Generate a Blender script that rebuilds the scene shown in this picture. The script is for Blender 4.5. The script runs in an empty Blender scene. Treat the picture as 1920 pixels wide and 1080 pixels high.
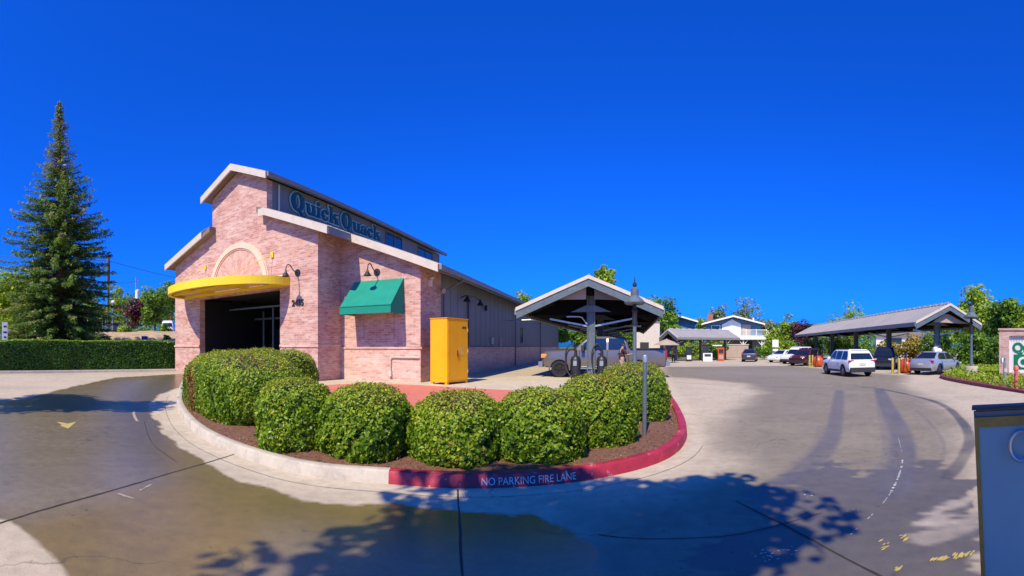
import bpy, math, random
import numpy as np
from mathutils import Vector, Matrix
random.seed(7); RNG = np.random.default_rng(11)
C = bpy.context.scene.collection
PI = math.pi
F = 850.0; CX = 960.0; YH = 650.0; HC = 1.6          # the panorama's cylinder: pixels per radian, horizon row, eye height

# ------------------------------------------------------------------ placing
def polar(px, d):
    t = (px - CX) / F
    return (d * math.sin(t), d * math.cos(t))
def gd(py, z=0.0): return (HC - z) * F / (py - YH)     # distance of a ground point seen in row py
def gp(px, py, z=0.0): return polar(px, gd(py, z))
def zat(d, py): return HC + d * (YH - py) / F
LOT = -0.18
def sst(t):
    t = np.clip(t, 0, 1); return t * t * (3 - 2 * t)
def gz(x, y):                                           # the right-hand lot lies a little lower
    d = np.hypot(x, y)
    return LOT * sst((np.asarray(x) - 6.5) / 8.0) * sst((d - 9.0) / 12.0)

# ------------------------------------------------------------------ mesh helpers
class MB:
    def __init__(s): s.v = []; s.f = []; s.m = []
    def add(s, vs, fs, mi=0):
        b = len(s.v); s.v += [tuple(map(float, v)) for v in vs]
        s.f += [tuple(b + i for i in f) for f in fs]; s.m += [mi] * len(fs); return s
    def box(s, c, d, rz=0.0, mi=0, M=None):
        hx, hy, hz = d[0] / 2, d[1] / 2, d[2] / 2
        vs = [(x, y, z) for z in (-hz, hz) for x, y in ((-hx, -hy), (hx, -hy), (hx, hy), (-hx, hy))]
        if M is not None: vs = [tuple(M @ Vector(v)) for v in vs]
        cr, sr = math.cos(rz), math.sin(rz)
        vs = [(c[0] + x * cr - y * sr, c[1] + x * sr + y * cr, c[2] + z) for x, y, z in vs]
        return s.add(vs, [(3, 2, 1, 0), (4, 5, 6, 7), (0, 1, 5, 4), (1, 2, 6, 5), (2, 3, 7, 6), (3, 0, 4, 7)], mi)
    def span(s, a, b, mi=0):                            # box from corner to corner
        return s.box([(a[i] + b[i]) / 2 for i in range(3)], [abs(a[i] - b[i]) for i in range(3)], 0, mi)
    def prism(s, poly, fn, t0, t1, mi=0):               # poly (p,q) extruded from t0 to t1; fn(p,q,t)->xyz
        n = len(poly)
        vs = [fn(p, q, t0) for p, q in poly] + [fn(p, q, t1) for p, q in poly]
        fs = [tuple(range(n))[::-1], tuple(range(n, 2 * n))] + [(i, (i + 1) % n, n + (i + 1) % n, n + i) for i in range(n)]
        return s.add(vs, fs, mi)
    def bar(s, a, b, w, h, mi=0, up=(0, 0, 1)):         # square bar between two points
        a, b = Vector(a), Vector(b); d = (b - a).normalized()
        u = Vector(up)
        if abs(d.dot(u)) > .95: u = Vector((1, 0, 0))
        x = d.cross(u).normalized(); y = x.cross(d)
        vs = [p + x * sx * w / 2 + y * sy * h / 2 for p in (a, b) for sx, sy in ((-1, -1), (1, -1), (1, 1), (-1, 1))]
        return s.add(vs, [(0, 1, 2, 3), (7, 6, 5, 4), (0, 4, 5, 1), (1, 5, 6, 2), (2, 6, 7, 3), (3, 7, 4, 0)], mi)
    def tube(s, pts, r, n=8, mi=0, cap=True):
        pts = [Vector(p) for p in pts]; rs = r if isinstance(r, (list, tuple)) else [r] * len(pts)
        base = len(s.v); ref = None
        for i, p in enumerate(pts):
            d = (pts[min(i + 1, len(pts) - 1)] - pts[max(i - 1, 0)]).normalized()
            if ref is None: ref = Vector((0, 0, 1)) if abs(d.z) < .9 else Vector((1, 0, 0))
            x = d.cross(ref).normalized(); y = x.cross(d); ref = y
            for k in range(n):
                a = 2 * PI * k / n; q = p + (x * math.cos(a) + y * math.sin(a)) * rs[i]
                s.v.append(tuple(q))
        for i in range(len(pts) - 1):
            for k in range(n):
                a = base + i * n + k; b = base + i * n + (k + 1) % n
                s.f.append((a, b, b + n, a + n)); s.m.append(mi)
        if cap:
            s.f.append(tuple(base + k for k in range(n))[::-1]); s.m.append(mi)
            e = base + (len(pts) - 1) * n
            s.f.append(tuple(e + k for k in range(n))); s.m.append(mi)
        return s
    def lathe(s, prof, c=(0, 0, 0), n=20, mi=0, M=None):  # prof (r,z)
        base = len(s.v)
        for r, z in prof:
            for k in range(n):
                a = 2 * PI * k / n; v = Vector((r * math.cos(a), r * math.sin(a), z))
                if M is not None: v = M @ v
                s.v.append((v.x + c[0], v.y + c[1], v.z + c[2]))
        for i in range(len(prof) - 1):
            for k in range(n):
                a = base + i * n + k; b = base + i * n + (k + 1) % n
                s.f.append((a, b, b + n, a + n)); s.m.append(mi)
        s.f.append(tuple(base + k for k in range(n))[::-1]); s.m.append(mi)
        e = base + (len(prof) - 1) * n
        s.f.append(tuple(e + k for k in range(n))); s.m.append(mi)
        return s
    def loft(s, rings, mi=0, close=True):
        n = len(rings[0]); base = len(s.v)
        for r in rings: s.v += [tuple(map(float, p)) for p in r]
        for i in range(len(rings) - 1):
            for k in range(n):
                a = base + i * n + k; b = base + i * n + (k + 1) % n
                s.f.append((a, b, b + n, a + n)); s.m.append(mi)
        if close:
            s.f.append(tuple(base + k for k in range(n))[::-1]); s.m.append(mi)
            e = base + (len(rings) - 1) * n
            s.f.append(tuple(e + k for k in range(n))); s.m.append(mi)
        return s
    def mesh(s, name):
        me = bpy.data.meshes.new(name); me.from_pydata(s.v, [], s.f); me.update()
        return me
    def build(s, name, mats, parent=None, smooth=False, loc=None, bevel=0, label=None, fix=True):
        me = s.mesh(name)
        mats = mats if isinstance(mats, (list, tuple)) else [mats]
        for m in mats: me.materials.append(m)
        if len(mats) > 1: me.polygons.foreach_set('material_index', s.m)
        if fix:
            import bmesh
            bm = bmesh.new(); bm.from_mesh(me); bmesh.ops.recalc_face_normals(bm, faces=bm.faces)
            if bevel:
                es = [e for e in bm.edges if len(e.link_faces) == 2 and e.calc_face_angle(0) > .6]
                bmesh.ops.bevel(bm, geom=es, offset=bevel, segments=2, affect='EDGES', clamp_overlap=True)
            bm.to_mesh(me); bm.free()
        if smooth:
            me.polygons.foreach_set('use_smooth', [True] * len(me.polygons)); me.set_sharp_from_angle(angle=math.radians(38))
        return link(name, me, parent, loc, label)

def link(name, me, parent=None, loc=None, label=None):
    o = bpy.data.objects.new(name, me); C.objects.link(o)
    if parent is not None: o.parent = parent
    if loc is not None: o.location = loc
    if label: o['label'] = label
    return o
def tag(o, label, cat, group=None, kind=None):
    o['label'] = label; o['category'] = cat
    if group: o['group'] = group
    if kind: o['kind'] = kind
    return o
def thing(name, label, cat, loc=(0, 0, 0), rz=0.0, group=None):
    o = bpy.data.objects.new(name, None); C.objects.link(o); o.empty_display_size = .2
    o.location = loc; o.rotation_euler = (0, 0, rz)
    return tag(o, label, cat, group)
def struct(o, label=None):
    o['kind'] = 'structure'
    if label: o['label'] = label
    return o
def dup(root, loc, rz=None, label=None):
    r = root.copy(); C.objects.link(r); r.location = loc
    if rz is not None: r.rotation_euler = (0, 0, rz)
    if label: r['label'] = label
    for ch in list(root.children):
        c = ch.copy(); C.objects.link(c); c.parent = r
        for g in list(ch.children):
            d = g.copy(); C.objects.link(d); d.parent = c
    return r

# ------------------------------------------------------------------ materials
def _nt(name):
    m = bpy.data.materials.new(name); m.use_nodes = True
    nt = m.node_tree; nt.nodes.clear()
    out = nt.nodes.new('ShaderNodeOutputMaterial'); return m, nt, out
def L(nt, a, b): nt.links.new(a, b)
def node(nt, t, **kw):
    n = nt.nodes.new(t)
    for k, v in kw.items(): setattr(n, k, v)
    return n
def math_(nt, op, a, b=None):
    n = node(nt, 'ShaderNodeMath', operation=op)
    for i, v in enumerate((a, b)):
        if v is None: continue
        if isinstance(v, (int, float)): n.inputs[i].default_value = v
        else: L(nt, v, n.inputs[i])
    return n.outputs[0]
def mix(nt, f, a, b, blend='MIX'):
    n = node(nt, 'ShaderNodeMix', data_type='RGBA', blend_type=blend)
    for i, v in ((0, f), (6, a), (7, b)):
        if isinstance(v, (int, float)): n.inputs[i].default_value = v
        elif isinstance(v, tuple): n.inputs[i].default_value = (*v[:3], 1)
        else: L(nt, v, n.inputs[i])
    return n.outputs[2]
def noise(nt, vec, scale, detail=4, rough=.55):
    n = node(nt, 'ShaderNodeTexNoise'); n.inputs['Scale'].default_value = scale
    n.inputs['Detail'].default_value = detail; n.inputs['Roughness'].default_value = rough
    if vec is not None: L(nt, vec, n.inputs['Vector'])
    return n.outputs['Fac']
def ramp(nt, fac, stops):
    n = node(nt, 'ShaderNodeValToRGB'); cr = n.color_ramp
    while len(cr.elements) < len(stops): cr.elements.new(.5)
    for e, (p, c) in zip(cr.elements, stops):
        e.position = p; e.color = (*c, 1) if isinstance(c, tuple) else (c, c, c, 1)
    L(nt, fac, n.inputs[0]); return n.outputs[0]
def princ(nt, out, col, rough=.6, metal=0.0, spec=.5, bump=None, bstr=.3, bdist=.02):
    p = node(nt, 'ShaderNodeBsdfPrincipled')
    for k, v in (('Base Color', col), ('Roughness', rough), ('Metallic', metal), ('Specular IOR Level', spec)):
        if isinstance(v, (int, float)): p.inputs[k].default_value = v
        elif isinstance(v, tuple): p.inputs[k].default_value = (*v, 1)
        else: L(nt, v, p.inputs[k])
    if bump is not None:
        b = node(nt, 'ShaderNodeBump'); b.inputs['Strength'].default_value = bstr; b.inputs['Distance'].default_value = bdist
        L(nt, bump, b.inputs['Height']); L(nt, b.outputs[0], p.inputs['Normal'])
    L(nt, p.outputs[0], out.inputs[0]); return p
def coord(nt): return node(nt, 'ShaderNodeTexCoord').outputs['Object']
def mat(name, col, rough=.6, metal=0.0, var=.18, scale=3.0, spec=.5, bstr=.15, coat=0.0, dirt=None):
    m, nt, out = _nt(name); co = coord(nt)
    n1 = noise(nt, co, scale, 5); n2 = noise(nt, co, scale * 9, 3)
    k = math_(nt, 'ADD', math_(nt, 'MULTIPLY', n1, .7), math_(nt, 'MULTIPLY', n2, .3))
    lo = tuple(c * (1 - var) for c in col); hi = tuple(min(1, c * (1 + var)) for c in col)
    c = ramp(nt, k, [(.3, lo), (.7, hi)])
    if dirt is not None:
        c = mix(nt, ramp(nt, noise(nt, co, scale * 2.3, 6, .65), [(.52, 0.0), (.72, .75)]), c, dirt)
    p = princ(nt, out, c, rough, metal, spec, n2, bstr, .01)
    if coat: p.inputs['Coat Weight'].default_value = coat; p.inputs['Coat Roughness'].default_value = .05
    return m
def brick(name, c1, c2, mortar, white, w=.32, h=.105, wall='xy', polar_c=None):
    m, nt, out = _nt(name); co = coord(nt)
    sep = node(nt, 'ShaderNodeSeparateXYZ'); L(nt, co, sep.inputs[0])
    cmb = node(nt, 'ShaderNodeCombineXYZ')
    if polar_c is None:
        L(nt, math_(nt, 'ADD', sep.outputs[0], sep.outputs[1]), cmb.inputs[0]); L(nt, sep.outputs[2], cmb.inputs[1])
    else:
        dx = math_(nt, 'SUBTRACT', sep.outputs[0], polar_c[0]); dz = math_(nt, 'SUBTRACT', sep.outputs[2], polar_c[1])
        ang = math_(nt, 'MULTIPLY', math_(nt, 'ARCTAN2', dz, dx), 1.6)
        rad = math_(nt, 'SQRT', math_(nt, 'ADD', math_(nt, 'MULTIPLY', dx, dx), math_(nt, 'MULTIPLY', dz, dz)))
        L(nt, rad, cmb.inputs[0]); L(nt, ang, cmb.inputs[1])
    b = node(nt, 'ShaderNodeTexBrick'); L(nt, cmb.outputs[0], b.inputs['Vector'])
    b.inputs['Scale'].default_value = 1.0; b.inputs['Brick Width'].default_value = w; b.inputs['Row Height'].default_value = h
    b.inputs['Mortar Size'].default_value = .011; b.inputs['Mortar Smooth'].default_value = .3; b.inputs['Bias'].default_value = -.1
    b.inputs['Color1'].default_value = (*c1, 1); b.inputs['Color2'].default_value = (*c2, 1); b.inputs['Mortar'].default_value = (*mortar, 1)
    # pale lime-wash bloom and odd dark bricks
    mp = node(nt, 'ShaderNodeMapping'); L(nt, cmb.outputs[0], mp.inputs[0]); mp.inputs['Scale'].default_value = (.55, 1.5, 1)
    f = ramp(nt, noise(nt, mp.outputs[0], 1.1, 8, .7), [(.44, 0.0), (.72, .62)])
    c = mix(nt, f, b.outputs['Color'], white)
    mp2 = node(nt, 'ShaderNodeMapping'); L(nt, cmb.outputs[0], mp2.inputs[0]); mp2.inputs['Scale'].default_value = (2.6, 9.0, 1)
    f2 = ramp(nt, noise(nt, mp2.outputs[0], 1.0, 3, .6), [(.56, 0.0), (.72, .8)])
    c = mix(nt, f2, c, tuple(x * .62 for x in c1))
    inv = math_(nt, 'SUBTRACT', 1.0, b.outputs['Fac'])
    princ(nt, out, c, .85, 0, .25, math_(nt, 'ADD', inv, math_(nt, 'MULTIPLY', noise(nt, co, 40, 3), .5)), .5, .012)
    return m
def leafmat(name, stops, trans=.35, rough=.5, spec=.35):
    m, nt, out = _nt(name)
    a = node(nt, 'ShaderNodeAttribute', attribute_name='rnd')
    c = ramp(nt, a.outputs['Fac'], stops)
    p = node(nt, 'ShaderNodeBsdfPrincipled'); L(nt, c, p.inputs['Base Color'])
    p.inputs['Roughness'].default_value = rough; p.inputs['Specular IOR Level'].default_value = spec
    t = node(nt, 'ShaderNodeBsdfTranslucent'); L(nt, mix(nt, 1.0, c, (1.0, 1.1, .5), 'MULTIPLY'), t.inputs[0])
    s = node(nt, 'ShaderNodeMixShader'); s.inputs[0].default_value = trans
    L(nt, p.outputs[0], s.inputs[1]); L(nt, t.outputs[0], s.inputs[2]); L(nt, s.outputs[0], out.inputs[0])
    return m
def glass(name, col=(.02, .03, .04), rough=.03):
    m, nt, out = _nt(name); co = coord(nt)
    princ(nt, out, ramp(nt, noise(nt, co, 1.2, 2), [(.3, tuple(c * .7 for c in col)), (.7, col)]), rough, 0, 1.0)
    return m
def chipped(name, col, under, lo=.615, hi=.65, scale=9.0, rough=.55):
    m, nt, out = _nt(name); co = coord(nt)
    n1 = noise(nt, co, 4, 5); n2 = noise(nt, co, scale, 6, .68); n3 = noise(nt, co, 60, 3)
    c = ramp(nt, n1, [(.3, tuple(x * .72 for x in col)), (.55, col), (.75, tuple(min(1, x * 1.25 + .03) for x in col))])
    chip = ramp(nt, math_(nt, 'ADD', math_(nt, 'MULTIPLY', n2, .8), math_(nt, 'MULTIPLY', n1, .22)), [(lo, 0.0), (hi, .9)])
    c = mix(nt, chip, c, under); c = mix(nt, .35, c, ramp(nt, n3, [(.3, (.55, .55, .55)), (.7, (1.3, 1.3, 1.3))]), 'MULTIPLY')
    princ(nt, out, c, rough, 0, .35, math_(nt, 'SUBTRACT', n3, chip), .35, .006); return m
def paint(name, col, rough=.32, metal=0.0): return mat(name, col, rough, metal, .06, 1.2, .5, .01, coat=.7)

M_ = {}
M_['deep'] = mat('shade_black_steel', (.006, .006, .007), .95, 0, .2, 2, .1)  # under-canopy shade put into the beam colour; door seams share it
M_['brick'] = brick('pink_brick', (.45, .205, .165), (.66, .40, .325), (.57, .43, .37), (.80, .61, .52))
M_['brick_low'] = brick('pale_brick', (.55, .30, .24), (.70, .46, .37), (.62, .48, .40), (.84, .67, .56))
M_['brick_arch'] = brick('radial_brick', (.50, .235, .185), (.70, .43, .34), (.62, .46, .38), (.80, .60, .50), .34, .16, polar_c=(-5.5, 5.0))
M_['cream'] = mat('cream_stone', (.72, .55, .39), .75, 0, .1, 2)
M_['trim'] = mat('pale_trim', (.60, .53, .43), .6, 0, .07, 1.5, dirt=(.47, .41, .33))
M_['eave'] = mat('grey_gutter', (.22, .21, .20), .5, 0, .15, 2)
M_['soffit'] = mat('soffit', (.20, .16, .13), .8, 0, .12, 2)
M_['siding'] = mat('grey_siding', (.185, .19, .19), .6, 0, .08, .8)
M_['siding_dark'] = mat('dark_siding', (.13, .135, .14), .6, 0, .1, .8)
M_['yellow'] = mat('canopy_yellow', (.90, .66, .02), .4, 0, .06, 1.5)
M_['cabinet'] = mat('cabinet_yellow', (.95, .42, .0), .42, 0, .07, 1.1, dirt=(.86, .36, .01))
M_['awning'] = mat('awning_green', (.0, .24, .165), .85, 0, .12, 2, dirt=(.01, .27, .19), bstr=.3)
M_['black'] = mat('black_metal', (.018, .018, .02), .45, 0, .3, 4)
M_['dark'] = mat('dark_interior', (.010, .011, .012), .9, 0, .3, 1)  # the unlit darkness of the tunnel is put into the lining colour
M_['steel'] = mat('blue_grey_steel', (.105, .14, .16), .45, .1, .25, 3, dirt=(.20, .23, .24))
M_['galv'] = mat('galvanised', (.42, .47, .48), .38, .6, .2, 8)
M_['white'] = mat('white_paint', (.78, .77, .74), .5, 0, .06, 2)
M_['conc'] = mat('concrete', (.50, .44, .35), .85, 0, .16, 2.2, dirt=(.30, .27, .22))
M_['red_kerb'] = chipped('red_kerb_paint', (.40, .028, .05), (.50, .36, .31))
M_['red_kerb_dull'] = mat('dull_red_kerb_paint', (.22, .035, .035), .6, 0, .2, 5)
M_['roof_metal'] = mat('roof_metal', (.37, .35, .325), .5, .1, .1, .6)
M_['glass'] = glass('window_glass', (.025, .05, .075), .05)
M_['car_glass'] = glass('car_glass', (.012, .016, .02), .03)
M_['tyre'] = mat('tyre_rubber', (.016, .016, .017), .8, 0, .3, 6)
M_['rim'] = mat('alloy_rim', (.42, .43, .45), .3, .8, .1, 5)
M_['rim_dark'] = mat('dark_rim', (.03, .03, .032), .4, .5, .2, 5)
M_['plastic'] = mat('black_plastic', (.025, .025, .027), .6, 0, .2, 5)
M_['red_lens'] = mat('red_lens', (.42, .012, .015), .15, 0, .1, 5)
M_['clear_lens'] = mat('clear_lens', (.62, .62, .60), .12, 0, .1, 5)
M_['amber_lens'] = mat('amber_lens', (.65, .30, .08), .2, 0, .1, 5)
M_['teal_dark'] = mat('dark_teal_letters', (.006, .075, .10), .5, 0, .08, 2)
M_['teal_light'] = mat('light_teal_halo', (.30, .55, .56), .55, 0, .08, 2)
M_['bark'] = mat('bark', (.13, .085, .055), .95, 0, .35, 6, bstr=.6)
M_['redwood_bark'] = mat('redwood_bark', (.20, .12, .085), .95, 0, .3, 5, bstr=.6)
M_['orange'] = mat('orange_paint', (.52, .085, .012), .35, 0, .12, 3)
M_['bollard'] = mat('bollard_yellow', (.46, .34, .06), .5, 0, .15, 5)  # yellow darkened to carry the canopy shade the bollards stand in
M_['tan'] = mat('tan_panel', (.40, .31, .24), .7, 0, .1, 1.2)
M_['green_paint'] = mat('sign_green', (.0, .20, .065), .5, 0, .06, 2)
M_['blue_sign'] = mat('blue_sign', (.01, .06, .45), .5, 0, .06, 2)
M_['pinkpost'] = mat('faded_red_paint', (.62, .13, .10), .55, 0, .15, 5)
M_['wood_pole'] = mat('weathered_pole', (.11, .085, .065), .9, 0, .3, 4)

# ------------------------------------------------------------------ noise on arrays
def _h(ix, iy, s):
    n = (ix * 374761393 + iy * 668265263 + s * 974634777).astype(np.int64) & 0x7fffffff
    n = ((n ^ (n >> 13)) * 1274126177) & 0x7fffffff
    return ((n ^ (n >> 16)) & 0xffff) / 65535.0
def vnoise(x, y, s=0):
    ix = np.floor(x).astype(np.int64); iy = np.floor(y).astype(np.int64)
    fx = x - ix; fy = y - iy; fx = fx * fx * (3 - 2 * fx); fy = fy * fy * (3 - 2 * fy)
    a = _h(ix, iy, s) * (1 - fx) + _h(ix + 1, iy, s) * fx
    b = _h(ix, iy + 1, s) * (1 - fx) + _h(ix + 1, iy + 1, s) * fx
    return a * (1 - fy) + b * fy
def fbm(x, y, s=0, o=4):
    t = 0; a = .5; n = 0
    for i in range(o):
        t = t + a * vnoise(x * 2 ** i, y * 2 ** i, s + i); n += a; a *= .55
    return t / n
def sdf_poly(X, Y, P):                                   # >0 inside
    P = np.asarray(P, float); n = len(P); d = np.full(X.shape, 1e9); ins = np.zeros(X.shape, bool)
    for i in range(n):
        ax, ay = P[i]; bx, by = P[(i + 1) % n]; ex, ey = bx - ax, by - ay
        t = np.clip(((X - ax) * ex + (Y - ay) * ey) / (ex * ex + ey * ey + 1e-12), 0, 1)
        d = np.minimum(d, np.hypot(X - ax - t * ex, Y - ay - t * ey))
        c = ((ay > Y) != (by > Y))
        with np.errstate(divide='ignore', invalid='ignore'):
            ins ^= c & (X < (bx - ax) * (Y - ay) / (by - ay + 1e-12) + ax)
    return np.where(ins, d, -d)
def dist_line(X, Y, P):
    d = np.full(X.shape, 1e9)
    for (ax, ay), (bx, by) in zip(P[:-1], P[1:]):
        ex, ey = bx - ax, by - ay
        t = np.clip(((X - ax) * ex + (Y - ay) * ey) / (ex * ex + ey * ey + 1e-12), 0, 1)
        d = np.minimum(d, np.hypot(X - ax - t * ex, Y - ay - t * ey))
    return d
def smooth_line(P, k=8):                                  # Catmull-Rom
    P = [np.array(p, float) for p in P]; out = []
    for i in range(len(P) - 1):
        p0 = P[max(i - 1, 0)]; p1 = P[i]; p2 = P[i + 1]; p3 = P[min(i + 2, len(P) - 1)]
        for j in range(k):
            t = j / k
            out.append(.5 * (2 * p1 + (p2 - p0) * t + (2 * p0 - 5 * p1 + 4 * p2 - p3) * t * t + (3 * p1 - p0 - 3 * p2 + p3) * t ** 3))
    out.append(P[-1]); return np.array(out)
def offset_line(P, o):                                    # shift to the left of travel
    P = np.asarray(P); T = np.gradient(P, axis=0); T /= np.linalg.norm(T, axis=1)[:, None] + 1e-12
    return P + o * np.stack([-T[:, 1], T[:, 0]], 1)

# ------------------------------------------------------------------ text as mesh
def text_geo(body, size=1.0, depth=.05, offset=0.0, bold=1.0):
    cu = bpy.data.curves.new('t', 'FONT'); cu.body = body; cu.size = size; cu.extrude = depth / 2
    cu.offset = offset; cu.resolution_u = 4
    o = bpy.data.objects.new('t', cu); C.objects.link(o)
    dg = bpy.context.evaluated_depsgraph_get(); dg.update()
    me = bpy.data.meshes.new_from_object(o.evaluated_get(dg))
    v = np.array([x.co[:] for x in me.vertices]); f = [tuple(p.vertices) for p in me.polygons]
    bpy.data.objects.remove(o); bpy.data.meshes.remove(me); bpy.data.curves.remove(cu)
    return v, f

# ------------------------------------------------------------------ foliage
def leaf_mesh(name, pts, nrm, size, rnd, mats, core=None, aspect=.5, spread=.7, fold=.12, updir=None):
    """one small folded blade per point; core = (verts, faces) of the dark solid inside"""
    n = len(pts); nr = nrm + RNG.normal(0, spread, (n, 3)); nr /= np.linalg.norm(nr, axis=1)[:, None] + 1e-9
    a = RNG.normal(0, 1, (n, 3)) if updir is None else updir + RNG.normal(0, .35, (n, 3))
    t = a - nr * np.sum(a * nr, 1)[:, None]; t /= np.linalg.norm(t, axis=1)[:, None] + 1e-9
    b = np.cross(nr, t)
    s = (size if np.ndim(size) else np.full(n, size)) * RNG.uniform(.65, 1.3, n); s = s[:, None]
    v = np.empty((n, 4, 3))
    v[:, 0] = pts - t * s * .5; v[:, 1] = pts + b * s * aspect * .5 + nr * s * fold
    v[:, 2] = pts + t * s * .5; v[:, 3] = pts - b * s * aspect * .5 + nr * s * fold
    V = v.reshape(-1, 3); Fq = np.arange(4 * n).reshape(n, 4)
    mi = np.zeros(n, np.int32); rn = np.asarray(rnd, np.float32)
    if core is not None:
        cv, cf = core; cf = np.asarray(cf) + len(V); V = np.vstack([V, cv]); Fq = np.vstack([Fq, cf])
        mi = np.concatenate([mi, np.ones(len(cf), np.int32)]); rn = np.concatenate([rn, np.full(len(cf), .1, np.float32)])
    me = bpy.data.meshes.new(name)
    me.vertices.add(len(V)); me.vertices.foreach_set('co', V.astype(np.float32).ravel())
    me.loops.add(Fq.size); me.loops.foreach_set('vertex_index', Fq.astype(np.int32).ravel())
    me.polygons.add(len(Fq)); me.polygons.foreach_set('loop_start', np.arange(0, Fq.size, 4, dtype=np.int32))
    me.update(calc_edges=True)
    at = me.attributes.new('rnd', 'FLOAT', 'FACE'); at.data.foreach_set('value', np.clip(rn, 0, 1))
    for m in mats: me.materials.append(m)
    me.polygons.foreach_set('material_index', mi)
    me.validate()
    return me
def sph(n):
    v = RNG.normal(0, 1, (n, 3)); return v / np.linalg.norm(v, axis=1)[:, None]
LEAF = {}
LEAF['hedge'] = leafmat('hedge_leaf', [(0, (.05, .11, .008)), (.35, (.16, .29, .014)), (.6, (.34, .47, .03)), (.8, (.50, .52, .045)), (.92, (.40, .26, .07)), (1, (.20, .10, .05))], .4, .42, .4)
LEAF['lefthedge'] = leafmat('box_hedge_leaf', [(0, (.03, .10, .014)), (.5, (.09, .24, .025)), (.8, (.22, .38, .035)), (1, (.38, .48, .06))], .3)
LEAF['redwood'] = leafmat('redwood_needles', [(0, (.03, .085, .018)), (.4, (.10, .20, .034)), (.7, (.21, .32, .055)), (.9, (.40, .40, .10)), (1, (.44, .34, .16))], .4)
LEAF['green'] = leafmat('broad_leaf', [(0, (.05, .12, .014)), (.5, (.14, .28, .025)), (1, (.30, .46, .05))], .4)
LEAF['lime'] = leafmat('lime_leaf', [(0, (.12, .22, .02)), (.5, (.32, .46, .03)), (1, (.58, .66, .07))], .45)
LEAF['grey'] = leafmat('grey_green_leaf', [(0, (.13, .18, .08)), (.5, (.26, .32, .14)), (1, (.42, .46, .20))], .35)
LEAF['purple'] = leafmat('purple_leaf', [(0, (.035, .012, .02)), (.5, (.10, .024, .036)), (1, (.20, .05, .06))], .3)
LEAF['autumn'] = leafmat('mottled_leaf', [(0, (.12, .17, .03)), (.4, (.34, .32, .05)), (.75, (.52, .30, .07)), (1, (.50, .17, .06))], .35)
M_['dark_core'] = mat('shade_dark_core', (.022, .035, .010), .9, 0, .4, 9)  # solid core, shade between the leaves put into its colour

def tree(name, label, cat, x, y, z0, h, crown, kind, n=3000, leaf=.3, clumps=26, trunk_r=.18, group=None, bark='bark', cz=None, parts=True):
    """crown=(rx,ry,rz) round a centre; clumps of leaves over limbs"""
    rx, ry, rz = crown; zc = h - rz if cz is None else cz
    root = thing(name, label, cat, (x, y, z0), RNG.uniform(0, 6), group)
    dirs = sph(clumps); rad = RNG.uniform(.2, .85, clumps)[:, None]
    ctr = dirs * rad * np.array([rx, ry, rz]) + np.array([0, 0, zc])
    cr = RNG.uniform(.26, .46, clumps) * (rx * ry * rz) ** (1 / 3)
    k = RNG.integers(0, clumps, n); d = sph(n)
    p = ctr[k] + d * (cr[k] * RNG.uniform(.3, 1.08, n) ** .55)[:, None] * np.array([1, 1, .8])
    tone = RNG.uniform(-.22, .22, clumps)[k]
    r = np.clip(.45 + tone + RNG.normal(0, .2, n), 0, 1)
    nr = d * .8 + np.array([0, 0, .45])
    me = leaf_mesh('crown', p, nr, leaf * 1.15, r, [LEAF[kind]], aspect=.8, spread=.45)
    link('crown', me, root)
    mb = MB(); zt = zc + rz * .3
    mb.tube([(0, 0, -.3), (.02 * h, 0, zc * .35), (0, .02 * h, zc * .8), (0, 0, zt)], [trunk_r * 1.25, trunk_r, trunk_r * .7, trunk_r * .25], 8)
    for i in range(min(clumps, 14)):
        c = ctr[i]; s = max(.25 * h, zc - rz * .75) if zc - rz * .75 < c[2] else zc * .5
        mb.tube([(0, 0, s), tuple(c * .5 + np.array([0, 0, s * .5])), tuple(c)], [trunk_r * .5, trunk_r * .3, trunk_r * .1], 5)
    mb.build('trunk', M_[bark], root, True)
    return root
SKY_TINT = (.04, .54, 2.1); SKY_STR = .095; SUN_STR = 5.0; EXPOSURE = .26; SUN_COL = (1.0, .86, .58)
# ------------------------------------------------------------------ camera, sky, sun
sc = bpy.context.scene
cam = bpy.data.cameras.new('camera'); co_ = bpy.data.objects.new('camera', cam); C.objects.link(co_)
cam.type = 'PANO'; cam.panorama_type = 'CENTRAL_CYLINDRICAL'
cam.central_cylindrical_range_u_min = -960 / F; cam.central_cylindrical_range_u_max = 960 / F
cam.central_cylindrical_range_v_min = -(1080 - YH) / F; cam.central_cylindrical_range_v_max = YH / F
cam.central_cylindrical_radius = 1.0
cam.clip_start = .05; cam.clip_end = 3000
co_.location = (0, 0, HC); co_.rotation_euler = (PI / 2, 0, 0); sc.camera = co_

SUN_AZ = math.radians(20.0); SUN_EL = math.radians(50.0)      # light travels 20 degrees right of straight ahead
w = bpy.data.worlds.new('World'); sc.world = w; w.use_nodes = True
nt = w.node_tree; nt.nodes.clear()
wo = nt.nodes.new('ShaderNodeOutputWorld'); bg = nt.nodes.new('ShaderNodeBackground')
sky = nt.nodes.new('ShaderNodeTexSky'); sky.sky_type = 'NISHITA'; sky.sun_disc = False
sky.sun_elevation = SUN_EL; sky.sun_rotation = PI + SUN_AZ
sky.air_density = 1.0; sky.dust_density = 1.3; sky.ozone_density = 3.0
tint = mix(nt, 1.0, sky.outputs[0], SKY_TINT, 'MULTIPLY')
L(nt, tint, bg.inputs[0]); bg.inputs[1].default_value = SKY_STR; L(nt, bg.outputs[0], wo.inputs[0])
sl = bpy.data.lights.new('sun', 'SUN'); sl.energy = SUN_STR; sl.angle = math.radians(.5); sl.color = SUN_COL
so = bpy.data.objects.new('sun', sl); C.objects.link(so)
ld = Vector((math.sin(SUN_AZ) * math.cos(SUN_EL), math.cos(SUN_AZ) * math.cos(SUN_EL), -math.sin(SUN_EL)))
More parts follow.
